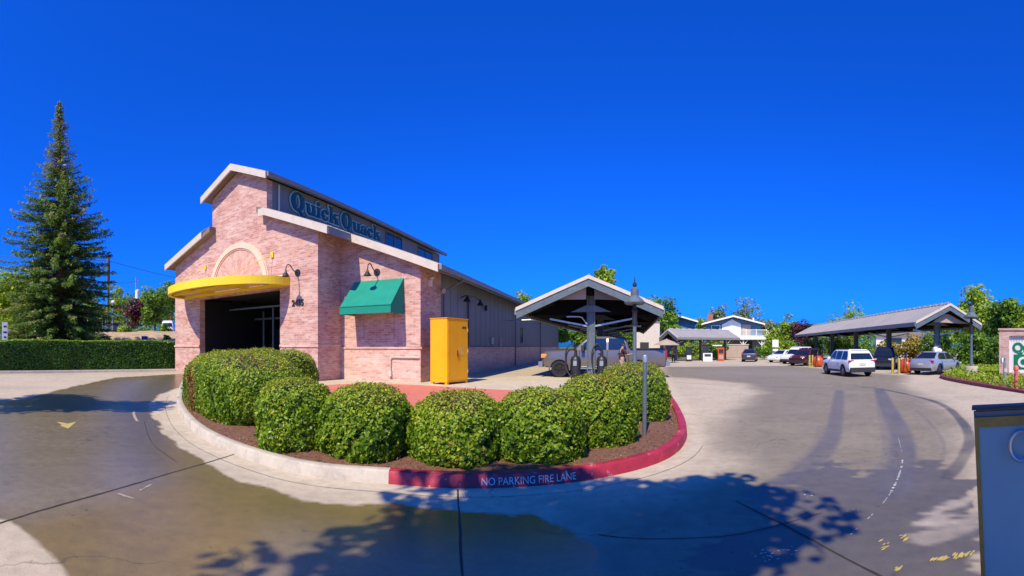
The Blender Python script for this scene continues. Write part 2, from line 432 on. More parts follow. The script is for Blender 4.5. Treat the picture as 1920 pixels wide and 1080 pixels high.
so.rotation_euler = ld.to_track_quat('-Z', 'Y').to_euler(); so.location = (-8, -20, 30)
sc.view_settings.view_transform = 'Standard'; sc.view_settings.look = 'None'
sc.view_settings.exposure = EXPOSURE; sc.view_settings.gamma = 1.0
sc.cycles.max_bounces = 6; sc.cycles.transparent_max_bounces = 6

# ------------------------------------------------------------------ island outline
isl_px = [(352, 705), (340, 722), (333, 742), (331, 762), (346, 792), (380, 823), (440, 853), (520, 880), (600, 897), (728, 908), (860, 916),
          (1000, 912), (1100, 901), (1200, 880), (1258, 857), (1284, 832), (1288, 806), (1274, 772), (1256, 742), (1248, 720), (1246, 702)]
isl = [gp(*p) for p in isl_px]
KERB = smooth_line(isl, 10)
SPLIT = 9 * 10                                          # red paint starts here

# ------------------------------------------------------------------ ground
def make_ground():
    th = np.concatenate([np.linspace(-PI, -1.28, 44)[:-1], np.linspace(-1.28, 1.28, 760), np.linspace(1.28, PI, 44)[1:-1]])
    r = np.concatenate([[.02, .4], np.geomspace(.8, 60, 330), np.geomspace(64, 1800, 26)])
    nth, nr = len(th), len(r)
    R, T = np.meshgrid(r, th, indexing='ij'); X = R * np.sin(T); Y = R * np.cos(T)
    Z = gz(X, Y)
    def pp(lst): return [gp(*p) for p in lst]
    n1 = fbm(X * .9 + 40, Y * .9 + 40, 1, 5) - .5; n2 = fbm(X * 3.1 + 90, Y * 3.1 + 70, 9, 4) - .5
    n3 = fbm(X * .25 + 10, Y * .25 + 33, 21, 4) - .5
    streak = fbm(T * 5 + R * .35 + 9, R * 6.5 - T * 3 + 4, 31, 4) - .5
    def m(poly, soft, na=.5, extra=None):
        s = sdf_poly(X, Y, pp(poly)) + n1 * na + n2 * na * .5
        if extra is not None: s = s + extra
        return sst(s / soft + .5)
    col = np.empty(X.shape + (3,)); col[:] = (.44, .375, .29); rough = np.full(X.shape, .85)
    def lay(mask, c, ro=None):
        nonlocal col, rough
        col = col * (1 - mask[..., None]) + np.array(c) * mask[..., None]
        if ro is not None: rough = rough * (1 - mask) + ro * mask
    far = sst((R - 120) / 60); 
    # asphalt of the right-hand lot, tan-grey, wearing into pale concrete by the island and the red kerb
    asph = m([(1243, 684), (1480, 682), (1700, 699), (1690, 716), (1742, 742), (1806, 786), (1822, 850), (1835, 1200), (1000, 1200), (1080, 960), (1260, 925), (1400, 880),
              (1345, 815), (1380, 770), (1420, 735), (1400, 716), (1300, 708), (1243, 706)], 1.3, .9)
    lay(asph, (.205, .178, .140), .8)
    lay(m([(1243, 688), (1600, 690), (1560, 702), (1400, 700), (1243, 699)], 3.0, 1.5) * .7, (.215, .195, .17), .8)
    # bluish-grey asphalt bottom right with pale streaks
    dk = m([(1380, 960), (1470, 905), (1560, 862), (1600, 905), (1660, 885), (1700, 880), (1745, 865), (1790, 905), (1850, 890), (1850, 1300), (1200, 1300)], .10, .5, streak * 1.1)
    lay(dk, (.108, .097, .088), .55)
    lay(m([(1700, 960), (1840, 915), (1840, 935), (1760, 985)], .12, .2, streak * .5) * .8, (.36, .31, .25))
    lay(m([(1690, 1005), (1840, 960), (1840, 985), (1740, 1025)], .12, .2, streak * .5) * .6, (.36, .31, .25))
    # wet left driveway: brown film of water with a ragged edge
    wet = m([(352, 700), (300, 703), (215, 708), (150, 722), (40, 748), (-60, 760), (-200, 900), (-60, 972), (20, 978), (60, 1000), (104, 1050), (130, 1110), (300, 1400), (1300, 1400), (1080, 1000),
             (1000, 965), (870, 960), (740, 948), (650, 950), (580, 938), (450, 900), (380, 862), (330, 830), (292, 792), (276, 764), (300, 738), (352, 722)], .07, .34)
    tone = sst((fbm(X * .35 + 3, Y * .35 + 8, 5, 3) - .38) / .25)[..., None]
    wc = np.array((.19, .135, .05)) * (1 - tone) + np.array((.19, .155, .11)) * tone
    ring = sst((dist_line(X, Y, KERB) - .9) / 1.2)[..., None]
    wc = wc * ring + np.array((.135, .10, .026)) * (1 - ring)
    lay(wet, wc, .22)
    puddle = m([(60, 840), (260, 850), (420, 880), (330, 905), (150, 905), (-40, 900), (-60, 850)], .9, 1.4)
    rough = np.where(True, rough - .14 * puddle * wet, rough)
    # dark stains along the joint; darker far strip by the hedge
    lay(sst((n3 + n2 * .4 - .06) / .12) * (1 - wet) * (1 - dk) * .22, (.25, .21, .16))
    # gutter pan stays paler and cleaner
    g = sst(1 - np.abs(dist_line(X, Y, KERB) - .18) / .3) * (1 - wet) * .35
    lay(g, (.55, .48, .38))
    # tyre marks
    def skid(px, wd, k, c=(.10, .095, .11)):
        ln = smooth_line(pp(px), 8); d = dist_line(X, Y, ln)
        lay(sst((wd - d) / (.25 * wd) * .5 + n2 * .6) * k * (.75 + n1 * .8), c, .6)
    skid([(1574, 727), (1570, 765), (1562, 810), (1540, 850), (1500, 884), (1420, 925)], .22, .8)
    skid([(1540, 800), (1528, 838), (1490, 872)], .10, .35)
    skid([(1648, 722), (1664, 762), (1686, 806), (1694, 850), (1684, 890), (1668, 925)], .27, .95)
    skid([(1640, 720), (1650, 770), (1662, 830), (1655, 870), (1620, 905)], .10, .35)
    skid([(1600, 716), (1650, 722), (1710, 737), (1765, 757), (1800, 786), (1818, 820), (1806, 858), (1776, 895)], .13, 1.0, (.075, .07, .07))
    skid([(1720, 770), (1750, 800), (1770, 835), (1762, 870)], .05, .4)
    skid([(1520, 892), (1600, 868), (1660, 872)], .16, .3)
    # concrete apron between the red plaza and the canopy
    lay(m([(560, 712), (1140, 700), (1140, 712), (1000, 760), (560, 760)], .5, .2), (.50, .43, .32), .85)
    # grass and earth beyond the lot
    lay(sst((Y - 62) / 6 + n3) * sst((X - 4) / 6), (.09, .11, .03), .95)
    lay(sst((np.where(X < -24, 1, 0) * 1.0)) * sst((sdf_poly(X, Y, [(-27.6, 4), (-24.0, 30), (-40, 80), (-400, 90), (-400, 0)]) + n1) / .6 + .5), (.20, .15, .09), .95)
    lay(far, (.10, .12, .04), .95)
    col *= np.array((1.0, 1.0, .95))
    col *= (1 + .20 * n2[..., None] + .16 * n1[..., None] + .14 * streak[..., None])
    V = np.stack([X, Y, Z], -1).reshape(-1, 3)
    i = np.arange(nr - 1)[:, None]; j = np.arange(nth)[None, :]; j2 = (j + 1) % nth
    Fq = np.stack([i * nth + j, i * nth + j2, (i + 1) * nth + j2, (i + 1) * nth + j], -1).reshape(-1, 4)[:, ::-1]
    me = bpy.data.meshes.new('ground')
    me.vertices.add(len(V)); me.vertices.foreach_set('co', V.astype(np.float32).ravel())
    me.loops.add(Fq.size); me.loops.foreach_set('vertex_index', Fq.astype(np.int32).ravel())
    me.polygons.add(len(Fq)); me.polygons.foreach_set('loop_start', np.arange(0, Fq.size, 4, dtype=np.int32))
    me.update(calc_edges=True)
    a = me.attributes.new('base', 'FLOAT_COLOR', 'POINT')
    a.data.foreach_set('color', np.concatenate([np.clip(col, 0, 1).reshape(-1, 3), np.ones((len(V), 1))], 1).astype(np.float32).ravel())
    b = me.attributes.new('gloss', 'FLOAT', 'POINT'); b.data.foreach_set('value', rough.astype(np.float32).ravel())
    m_, nt, out = _nt('paving')
    ac = node(nt, 'ShaderNodeAttribute', attribute_name='base'); ar = node(nt, 'ShaderNodeAttribute', attribute_name='gloss')
    co = coord(nt)
    vo = node(nt, 'ShaderNodeTexVoronoi'); vo.inputs['Scale'].default_value = 5.5; L(nt, co, vo.inputs['Vector'])
    spot = ramp(nt, math_(nt, 'ADD', vo.outputs['Distance'], math_(nt, 'MULTIPLY', noise(nt, co, 3, 3), .35)), [(.20, (.55, .52, .48)), (.27, (1.0, 1.0, 1.0))])
    cr_ = node(nt, 'ShaderNodeTexVoronoi'); cr_.feature = 'DISTANCE_TO_EDGE'; cr_.inputs['Scale'].default_value = .42
    wv = node(nt, 'ShaderNodeVectorMath', operation='ADD'); nn = node(nt, 'ShaderNodeTexNoise'); nn.inputs['Scale'].default_value = 1.6; nn.inputs['Detail'].default_value = 6; L(nt, co, nn.inputs['Vector']); L(nt, co, wv.inputs[0]); L(nt, nn.outputs['Color'], wv.inputs[1]); L(nt, wv.outputs[0], cr_.inputs['Vector'])
    crack = math_(nt, 'MULTIPLY', ramp(nt, cr_.outputs['Distance'], [(.0015, 1.0), (.005, 0.0)]), ramp(nt, noise(nt, co, .35, 2), [(.5, 0.0), (.6, .55)]))
    f1 = noise(nt, co, 75, 4, .75); f2 = noise(nt, co, 7, 5, .6); f3 = noise(nt, co, 190, 2, .6)
    k = math_(nt, 'ADD', math_(nt, 'MULTIPLY', f1, .5), math_(nt, 'ADD', math_(nt, 'MULTIPLY', f2, .3), math_(nt, 'MULTIPLY', f3, .3)))
    c = mix(nt, 1.0, ac.outputs['Color'], ramp(nt, k, [(.30, (.50, .50, .50)), (.53, (1.0, 1.0, 1.0)), (.76, (1.5, 1.47, 1.42))]), 'MULTIPLY')
    c = mix(nt, .8, c, spot, 'MULTIPLY'); c = mix(nt, crack, c, (.04, .035, .03))
    ro = math_(nt, 'ADD', ar.outputs['Fac'], math_(nt, 'MULTIPLY', math_(nt, 'SUBTRACT', f2, .5), .22))
    princ(nt, out, c, ro, 0, math_(nt, 'SUBTRACT', .62, math_(nt, 'MULTIPLY', ar.outputs['Fac'], .55)), k, .35, .012)
    me.materials.append(m_)
    struct(link('ground', me))
make_ground()

# thin sheets laid on the ground: joints, lines
def strip(name, pts, wd, m, z=.004, ragged=0.0, parent=None):
    P = smooth_line(pts, 6) if len(pts) > 2 else np.array(pts, float)
    if ragged:
        P = np.array([P[0] + (P[-1] - P[0]) * t for t in np.linspace(0, 1, 26)]) if len(P) == 2 else P
    A = offset_line(P, wd / 2); B = offset_line(P, -wd / 2)
    if ragged:
        A = A + RNG.normal(0, ragged, A.shape); B = B + RNG.normal(0, ragged, B.shape)
    vs = [(x, y, float(gz(x, y)) + z) for x, y in A] + [(x, y, float(gz(x, y)) + z) for x, y in B]; n = len(A)
    mb = MB().add(vs, [(i, n + i, n + i + 1, i + 1) for i in range(n - 1)])
    o = mb.build(name, m, parent, fix=False); return struct(o)
M_['joint'] = mat('joint_tar', (.035, .028, .024), .8, 0, .3, 8)
M_['line_white'] = mat('worn_white_paint', (.50, .49, .47), .7, 0, .15, 9)
M_['line_yellow'] = mat('worn_yellow_paint', (.46, .36, .10), .7, 0, .2, 9)
M_['line_faint'] = mat('faint_paint', (.36, .31, .22), .7, 0, .2, 9)
for px, wd in (([(-80, 1005), (0, 981), (120, 945), (300, 893), (380, 870), (449, 849)], .022), ([(858, 918), (862, 990), (868, 1100)], .02),
               ([(1380, 940), (1480, 990), (1640, 1075), (1700, 1110)], .022), ([(1120, 1003), (1190, 1010), (1280, 1010), (1390, 1001), (1540, 962)], .012),
               ([(1250, 716), (1400, 722), (1600, 720), (1648, 716)], .03), ([(270, 790), (285, 830), (330, 865)], .010)):
    strip('pavement_joint', [gp(*p) for p in px], wd, M_['joint'], ragged=.003 if wd > .015 else .002)
strip('gutter_joint', offset_line(KERB, -.30)[20:150], .007, M_['joint'], ragged=.001)
wl = smooth_line([gp(*p) for p in [(1684, 820), (1691, 850), (1691, 872), (1680, 905), (1655, 945), (1594, 1004)]], 12)
mb = MB()
for i in range(len(wl) - 1):
    if RNG.random() < .38: continue
    a, b = wl[i], wl[i] + (wl[i + 1] - wl[i]) * RNG.uniform(.4, .95); wd = .005 if i < 14 or i > 42 else RNG.uniform(.005, .02)
    t = (b - a) / np.linalg.norm(b - a); q = np.array([-t[1], t[0]]) * wd; z = RNG.uniform(.004, .007)
    mb.add([(*(a + q), z), (*(a - q * RNG.uniform(.3, 1)), z), (*(b - q), z), (*(b + q * RNG.uniform(.3, 1)), z)], [(0, 1, 2, 3)])
for px, py, n in ((1440, 1045, 16), (1600, 958, 4), (1535, 920, 3), (1500, 932, 3), (1470, 1030, 8)):
    for k in range(n):
        a = np.array(gp(px + RNG.normal(0, 16), py + RNG.normal(0, 6))); s = RNG.uniform(.005, .018); z = RNG.uniform(.004, .007)
        mb.add([(a[0] - s, a[1], z), (a[0], a[1] - s * .6, z), (a[0] + s * 1.3, a[1], z), (a[0], a[1] + s * .6, z)], [(0, 1, 2, 3)])
struct(mb.build('white_line', M_['line_white'], fix=False))
mb = MB()
for c0, c1, n, sp in (((1742, 1053), (1826, 1038), 46, 2.5), ((1690, 1006), (1700, 1012), 12, 3), ((1675, 1065), (1695, 1067), 6, 2), ((1650, 1022), (1665, 1026), 8, 5)):
    for k in range(n):
        t = RNG.random(); a = np.array(gp(c0[0] + (c1[0] - c0[0]) * t + RNG.normal(0, 2), c0[1] + (c1[1] - c0[1]) * t + RNG.normal(0, sp))); s = RNG.uniform(.006, .024); z = RNG.uniform(.004, .007)
        mb.add([(a[0] - s * 1.8, a[1] - .3 * s, z), (a[0], a[1] - s * .5, z), (a[0] + s * 1.8, a[1] + .3 * s, z), (a[0], a[1] + s * .5, z)], [(0, 1, 2, 3)])
q = [gp(*p) for p in ((112, 798), (143, 791), (128, 804))]; mb.add([(x, y, .0045) for x, y in q], [(0, 1, 2)])
q = [gp(*p) for p in ((106, 791), (126, 794), (118, 798))]; mb.add([(x, y, .005) for x, y in q], [(0, 1, 2)])
struct(mb.build('yellow_marking', M_['line_yellow'], fix=False))
strip('faint_line', [gp(*p) for p in ((250, 768), (252, 780), (258, 790))], .06, M_['line_faint'], ragged=.006)
strip('faint_line', [gp(*p) for p in ((222, 926), (250, 935))], .035, M_['line_faint'], ragged=.006)
strip('faint_line', [gp(*p) for p in ((262, 920), (285, 908))], .02, M_['line_faint'], ragged=.006)

# kerbs
def kerb(name, P, m, inward=1, h=.155, zf=None, wd=.17):
    prof = [(0, -.05), (.018, h - .02), (.03, h - .006), (.05, h), (wd - .02, h), (wd, h - .015), (wd, -.02)]
    rings = []
    O_ = [offset_line(P, inward * p) for p, _ in prof]
    for i in range(len(P)):
        g0 = float(gz(*P[i])) if zf is None else zf
        rings.append([(O_[k][i][0], O_[k][i][1], g0 + prof[k][1]) for k in range(len(prof))])
    return struct(MB().loft(rings).build(name, m, None, True))
kerb('concrete_kerb', KERB[:SPLIT + 1], M_['conc'])
rk = kerb('red_kerb', KERB[SPLIT:], M_['red_kerb'])
# lettering stencilled on the red kerb's face
s_ = np.concatenate([[0], np.cumsum(np.linalg.norm(np.diff(KERB, axis=0), axis=1))])
def along(s): return np.array([np.interp(s, s_, KERB[:, 0]), np.interp(s, s_, KERB[:, 1])])
def s_at(px):
    a = (px - CX) / F; th = np.arctan2(KERB[SPLIT:, 0], KERB[SPLIT:, 1]); k = int(np.argmin(np.abs(th[:70] - a))); return s_[SPLIT + k]
tv, tf = text_geo('NO PARKING FIRE LANE', .1, 0.0)
tv[:, 0] -= tv[:, 0].min(); s0, s1 = s_at(903), s_at(1077)
sx = (s1 - s0) / tv[:, 0].max(); kz = .088 / .0729
out = []
for x, y, z in tv:
    sc_ = s0 + x * sx; p = along(sc_); q = along(sc_ + .02); t = (q - p) / np.linalg.norm(q - p); nrm = np.array([t[1], -t[0]])
    zz = .034 + y * kz; sl_ = .018 * zz / .135
    p = p + nrm * (.003 - sl_); out.append((p[0], p[1], zz))
MB().add(out, tf).build('kerb_lettering', chipped('stencil_white', (.62, .60, .60), (.36, .05, .07), .60, .64, 26), rk, fix=False)

# planting bed inside the kerb
IN = offset_line(KERB, .165)
def bed_z(o): return .10 + .07 * math.sin(min(1, o / 1.2) * PI / 2)
M_['mulch'] = mat('mulch', (.165, .075, .045), .95, 0, .5, 14, bstr=.9, dirt=(.24, .15, .08))
rings = []
offs = [0, .25, .6, 1.1, 1.6, 2.1]
OL = [offset_line(KERB, .165 + o) for o in offs]
for i in range(8, len(KERB) - 1, 2):
    rings.append([(OL[k][i][0], OL[k][i][1], bed_z(offs[k]) + .012 * RNG.normal()) for k in range(len(offs))] + [(OL[-1][i][0], OL[-1][i][1], -.02), (OL[0][i][0], OL[0][i][1], -.02)])
struct(MB().loft(rings).build('mulch_bed', M_['mulch'], None, True))
# dry litter scattered on the mulch
N = 5200; si = RNG.uniform(s_[12], s_[-6], N); oo = .2 + 1.3 * RNG.random(N) ** 1.5
pts = []
for a, o in zip(si, oo):
    p = along(a); q = along(a + .05); t = (q - p) / (np.linalg.norm(q - p) + 1e-9); p = p + np.array([-t[1], t[0]]) * o
    pts.append((p[0], p[1], bed_z(o - .165) + .012))
clump = np.clip(fbm(np.array(pts)[:, 0] * 1.5 + 30, np.array(pts)[:, 1] * 1.5 + 30, 3, 3) + RNG.normal(0, .12, N), 0, 1)
LEAF['litter'] = leafmat('litter', [(0, (.07, .03, .02)), (.5, (.20, .10, .06)), (.75, (.34, .24, .10)), (1, (.42, .34, .12))], .1)
tag(link('leaf_litter', leaf_mesh('leaf_litter', np.array(pts), np.tile([0, 0, 1.0], (N, 1)), .035, clump, [LEAF['litter']], aspect=.45, spread=.35)),
    'dry brown and yellow leaf litter scattered on the mulch bed inside the kerb', 'leaf litter', kind='stuff')
# red plaza and pale walk by the wall
M_['plaza'] = mat('red_paving', (.58, .17, .11), .85, 0, .12, 3)
def sheet(name, px, m, z):
    P = [gp(*p) for p in px]; n = len(P)
    vs = [(x, y, z) for x, y in P] + [(x, y, -.03) for x, y in P]
    return struct(MB().add(vs, [tuple(range(n))] + [(i, (i + 1) % n, n + (i + 1) % n, n + i) for i in range(n)]).build(name, m))
sheet('red_plaza', [(612, 723), (690, 719.5), (789, 723.5), (957, 733), (1015, 752), (1020, 800), (560, 800), (560, 735)], M_['plaza'], .03)

# ------------------------------------------------------------------ clipped shrubs
def ngrid(nu, nv):
    return [(a, b) for a in range(nu) for b in range(nv)]
def bush(name, label, cat, x, y, z0, rx, ry, h, rz=0, p=2.75, n=15000, leaf=.046, kind='hedge', group=None, dead=None, seed=0, top_tone=.36, flat=.0):
    rzz = h * .60; zc = h - rzz
    def surf(d):
        e = np.abs(d) ** p
        t = (e[:, 0] / rx ** p + e[:, 1] / ry ** p + e[:, 2] / rzz ** p) ** (-1 / p)
        lump = 1 + .23 * (fbm(d[:, 0] * 3 + seed * 7 + 50, d[:, 1] * 3 + d[:, 2] * 2.3 + 50, seed, 3) - .5)
        return d * (t * lump)[:, None]
    sc3 = np.array([rx, ry, rzz])
    d = sph(int(n * 1.35)) * sc3; d /= np.linalg.norm(d, axis=1)[:, None]
    P = surf(d); keep = P[:, 2] > -zc * .97; P = P[keep][:n]; d = d[keep][:n]; m = len(P)
    g = np.sign(P) * np.abs(P / sc3) ** (p - 1) / sc3; g /= np.linalg.norm(g, axis=1)[:, None]
    pit = fbm(P[:, 0] * 9 + P[:, 2] * 4 + 60, P[:, 1] * 9 + P[:, 2] * 7 + 60, seed + 11, 2); dep = RNG.random(m) ** 2 * .09 + np.clip(.38 - pit, 0, 1) * .35
    stray = RNG.random(m) < .05
    Q = P - g * dep[:, None] + g * (stray * RNG.uniform(0, .06, m))[:, None] + np.array([0, 0, zc])
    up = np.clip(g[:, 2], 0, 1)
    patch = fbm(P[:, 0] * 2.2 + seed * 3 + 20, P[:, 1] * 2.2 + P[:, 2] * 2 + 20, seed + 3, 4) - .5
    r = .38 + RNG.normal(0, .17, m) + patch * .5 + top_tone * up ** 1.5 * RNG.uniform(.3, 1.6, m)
    if dead is not None:
        dx, dz, dr = dead
        k = np.exp(-(((P[:, 0] - dx[0]) ** 2 + (P[:, 1] - dx[1]) ** 2 + (Q[:, 2] - dz) ** 2 * .45) / dr ** 2) ** 2)
        r = np.where(RNG.random(m) < k * 1.15, RNG.uniform(.9, 1.0, m), r)
    # dark solid core showing in the gaps between leaves
    cu, cv_ = 20, 14; cvs = []
    for a in range(cv_):
        ph = -PI / 2 + PI * (a + .01) / (cv_ - .98)
        for b in range(cu):
            t = 2 * PI * b / cu; cvs.append((math.cos(ph) * math.cos(t), math.cos(ph) * math.sin(t), math.sin(ph)))
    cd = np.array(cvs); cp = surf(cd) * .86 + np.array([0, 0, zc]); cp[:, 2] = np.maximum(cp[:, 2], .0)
    cf = [(a * cu + b, a * cu + (b + 1) % cu, (a + 1) * cu + (b + 1) % cu, (a + 1) * cu + b) for a in range(cv_ - 1) for b in range(cu)]
    me = leaf_mesh(name, Q, g, leaf * (1.3 - .6 * up), r, [LEAF[kind], M_['dark_core']], (cp, cf), aspect=.6, spread=.6)
    o = link(name, me, None, (x, y, z0)); o.rotation_euler = (0, 0, rz)
    return tag(o, label, cat, group)
GB = 'clipped shrubs round the kerbed island'
def ball(px, d, r, top, label, **k):
    r *= RNG.uniform(.95, 1.02); x, y = polar(px, d); return bush('clipped_shrub', label, 'shrub', x, y, .09, r, r * RNG.uniform(.95, 1.05), top - .09, RNG.uniform(0, 6), group=GB, **k)
ball(553, 6.85, .60, 1.13, 'round clipped green shrub between the long hedge mass and the next ball to its right', seed=1)
ball(688, 6.30, .62, 1.08, 'round clipped shrub just behind the spot where the kerb turns red', seed=2)
ball(860, 6.10, .63, 1.01, 'round clipped shrub in front of the yellow cabinet, left of the kerb lettering', seed=3)
ball(1012, 6.20, .60, 1.03, 'round clipped shrub directly behind the FIRE LANE lettering', seed=4)
ball(1119, 7.05, .57, 1.15, 'clipped green shrub left of the thin metal post, in front of the steel canopy column', seed=5)
ball(1188, 9.30, .66, 1.19, 'olive clipped shrub directly behind the thin metal post', seed=6, p=3, n=9500)
ball(1188, 11.4, .80, 1.22, 'yellowish clipped shrub at the far end of the island below the pickup bed', seed=7, p=3, n=9000, top_tone=.4)
ball(486, 13.6, .95, 1.56, 'clipped shrub behind the long hedge mass, below the dark tunnel opening', seed=8, n=9000, leaf=.065)
ball(546, 14.6, .78, 1.50, 'dark shaded clipped shrub standing close to the brick pier', seed=9, n=8000, leaf=.065)
bush('clipped_hedge', 'long clipped hedge mass with a brown dead patch at the left end of the island', 'hedge', -6.05, 8.62, .09, 2.55, 1.0, 1.40, math.radians(-38.8), p=3.2, n=36000, leaf=.055,
     dead=((-.25, -.9), .55, .42), seed=10, group=GB)
M_['peach'] = mat('peach_panel', (.72, .50, .30), .7, 0, .08, 1.5)
# ------------------------------------------------------------------ the brick wash building (local frame: x along the front, y back)
PHI = math.radians(-13.5)
BX, BY = gp(596, 715)
bld = thing('wash_building', 'pink brick gabled wash building with a yellow curved canopy over its dark tunnel opening', 'building', (BX, BY, 0), PHI)
D = 1.87; UC = 4.33; UL = -11.6; UM = -5.5; LEN = 48.0
UW0, UW1 = -7.72, -3.30                                  # clerestory walls
def zr(u):                                              # top of the lower roof
    return 8.45 - .40 * (u + 2.95) if u > UM else 8.50 + .34 * (u + 7.35)
def zu(u): return 11.40 - .432 * abs(u - UM)            # top of the upper roof
T = .30
fx = lambda p, q, t: (p, t, q)                           # polygon in x,z extruded along y
fy = lambda p, q, t: (t, p, q)                           # polygon in y,z extruded along x
DL, DR, DT = -8.95, -2.38, 4.45                          # tunnel opening
# front wall, one surface with the opening cut out, gables included
fw = [(UL, -.1), (DL, -.1), (DL, DT), (DR, DT), (DR, -.1), (0, -.1), (0, zr(0) - T), (UW1, zr(UW1) - T), (UW1, zu(UW1) - T), (UM, zu(UM) - T), (UW0, zu(UW0) - T), (UW0, zr(UW0) - T), (UL, zr(UL) - T)]
mb = MB()
def earlike(poly): return poly
mb.prism([(UL, -.1), (DL, -.1), (DL, DT), (UL, DT)], fx, 0, .4)
mb.prism([(DR, -.1), (0, -.1), (0, DT), (DR, DT)], fx, 0, .4)
mb.prism([(UL, DT), (DL, DT), (DR, DT), (0, DT), (0, zr(0) - T), (UW1, zr(UW1) - T), (UW0, zr(UW0) - T), (UL, zr(UL) - T)], fx, 0, .4)
mb.prism([(UW0, zr(UW0) - T), (UW1, zr(UW1) - T), (UW1, zu(UW1) - T), (UM, zu(UM) - T), (UW0, zu(UW0) - T)], fx, 0, .4)
mb.prism([(.4, -.1), (D, -.1), (D, zr(0) - T), (.4, zr(0) - T)], fy, -.4, 0)         # pier return
mb.prism([(.4, -.1), (LEN, -.1), (LEN, zr(UL) - T), (.4, zr(UL) - T)], fy, UL, UL + .4)
mb.build('front_wall', M_['brick'], bld)
# recessed bay to the right of the pier
mb = MB()
mb.prism([(0, 1.58), (UC, 1.58), (UC, zr(UC) - T), (0, zr(0) - T)], fx, D, D + .4)
mb.prism([(D + .4, 1.58), (4.2, 1.58), (4.2, zr(UC) - T), (D + .4, zr(UC) - T)], fy, UC - .4, UC)
# raised frame round the bricked-up window under the awning
mb.span((1.10, D - .05, 1.95), (1.34, D, 3.30)); mb.span((2.72, D - .05, 1.95), (2.96, D, 3.30))
mb.span((UC - .75, D - .04, 1.60), (UC, D, zr(UC) - T - .02)); mb.build('bay_wall', M_['brick'], bld)
mb = MB()
mb.prism([(0, -.1), (UC, -.1), (UC, 1.5), (0, 1.5)], fx, D - .03, D + .4)
mb.prism([(D + .4, -.1), (LEN, -.1), (LEN, 1.5), (D + .4, 1.5)], fy, UC - .4, UC + .03)
mb.build('wainscot', M_['brick_low'], bld)
mb = MB()
mb.span((-.0, D - .075, 1.5), (UC + .08, D + .1, 1.58)); mb.span((UC - .2, D + .1, 1.5), (UC + .08, LEN, 1.58))
mb.span((DR, -.05, 1.58), (.05, -.0, 1.70)); mb.span((0, 0, 1.58), (.05, D, 1.70)); mb.span((UL - .05, -.05, 1.58), (DL, 0, 1.70))
mb.build('ledge', M_['brick_low'], bld)
# grey siding, clerestory and back
mb = MB()
mb.prism([(4.2, 1.58), (LEN, 1.58), (LEN, zr(UC) - T), (4.2, zr(UC) - T)], fy, UC - .4, UC - .06)
for k in range(41): 
    y0 = 4.6 + k * 1.06
    mb.span((UC - .06, y0, 1.58), (UC - .045, y0 + .04, zr(UC) - T))
mb.prism([(UL, -.1), (UC - .4, -.1), (UC - .4, zr(UC) - T), (UW1, zr(UW1) - T), (UM, zr(UW1) - T + .6), (UW0, zr(UW0) - T), (UL, zr(UL) - T)], fx, LEN - .4, LEN)
mb.build('side_wall', M_['siding'], bld)
CE = 22.3
mb = MB()
for ua, ub in ((UW1 - .3, UW1), (UW0, UW0 + .3)):
    mb.prism([(.4, zr(UW1) - .5), (CE, zr(UW1) - .5), (CE, zu(UW1) - T), (.4, zu(UW1) - T)], fy, ua, ub)
mb.prism([(UW0 + .3, zr(UW1) - .5), (UW1 - .3, zr(UW1) - .5), (UW1 - .3, zu(UW1) - T), (UM, zu(UM) - T), (UW0 + .3, zu(UW0) - T)], fx, CE - .3, CE)
for k in range(21): mb.span((UW1, .9 + k * 1.06, zr(UW1)), (UW1 + .012, .94 + k * 1.06, zu(UW1) - T - .02))
mb.build('clerestory_wall', M_['siding'], bld)
mb = MB(); mb.tube([(UW1 + .16, .75, zr(UW1) + .05), (UW1 + .16, .75, zu(UW1) - .45)], .045)
mb.build('downspout', M_['trim'], bld)
# roofs
def slab(mb, ua, ub, y0, y1, zf, t=T, mi=0): return mb.prism([(ua, zf(ua) - t), (ub, zf(ub) - t), (ub, zf(ub)), (ua, zf(ua))], fx, y0, y1, mi)
mb = MB(); OV = .5
EU = .42
slab(mb, UW1 - .3, .93, -OV + .04, D - OV, zr); slab(mb, UW1 - .3, 5.36, D - OV, LEN + .4, zr)
slab(mb, -12.0, UW0 + .3, -OV + .04, LEN + .4, zr)
mb.prism([(UW0 - EU, zu(UW0 - EU) - .22), (UM, zu(UM) - .22), (UW1 + EU, zu(UW1 + EU) - .22), (UW1 + EU, zu(UW1 + EU)), (UM, zu(UM)), (UW0 - EU, zu(UW0 - EU))], fx, -OV + .04, CE + .6)
mb.prism([(UW0 + .3, zr(UW1) - T), (UW1 - .3, zr(UW1) - T), (UW1 - .3, zr(UW1)), (UM, zr(UW1) + .9), (UW0 + .3, zr(UW1))], fx, CE + .02, LEN + .4)
rf = mb.build('roof', [M_['soffit']], bld)
# standing-seam sheets on top
mb = MB()
def sheet_on(ua, ub, y0, y1, zf):
    mb.prism([(ua, zf(ua) + .003), (ub, zf(ub) + .003), (ub, zf(ub) + .03), (ua, zf(ua) + .03)], fx, y0, y1)
    y = y0 + .3
    while y < y1:
        mb.prism([(ua, zf(ua) + .03), (ub, zf(ub) + .03), (ub, zf(ub) + .075), (ua, zf(ua) + .075)], fx, y, y + .03); y += .48
sheet_on(UW1, .95, -OV, D - OV, zr); sheet_on(UW1, 5.40, D - OV, LEN + .4, zr); sheet_on(-12.05, UW0, -OV, LEN + .4, zr)
sheet_on(UM, UW1 + EU + .03, -OV, CE + .6, zu); sheet_on(UW0 - EU - .03, UM, -OV, CE + .6, zu)
mb.build('seam_sheet', M_['roof_metal'], rf)
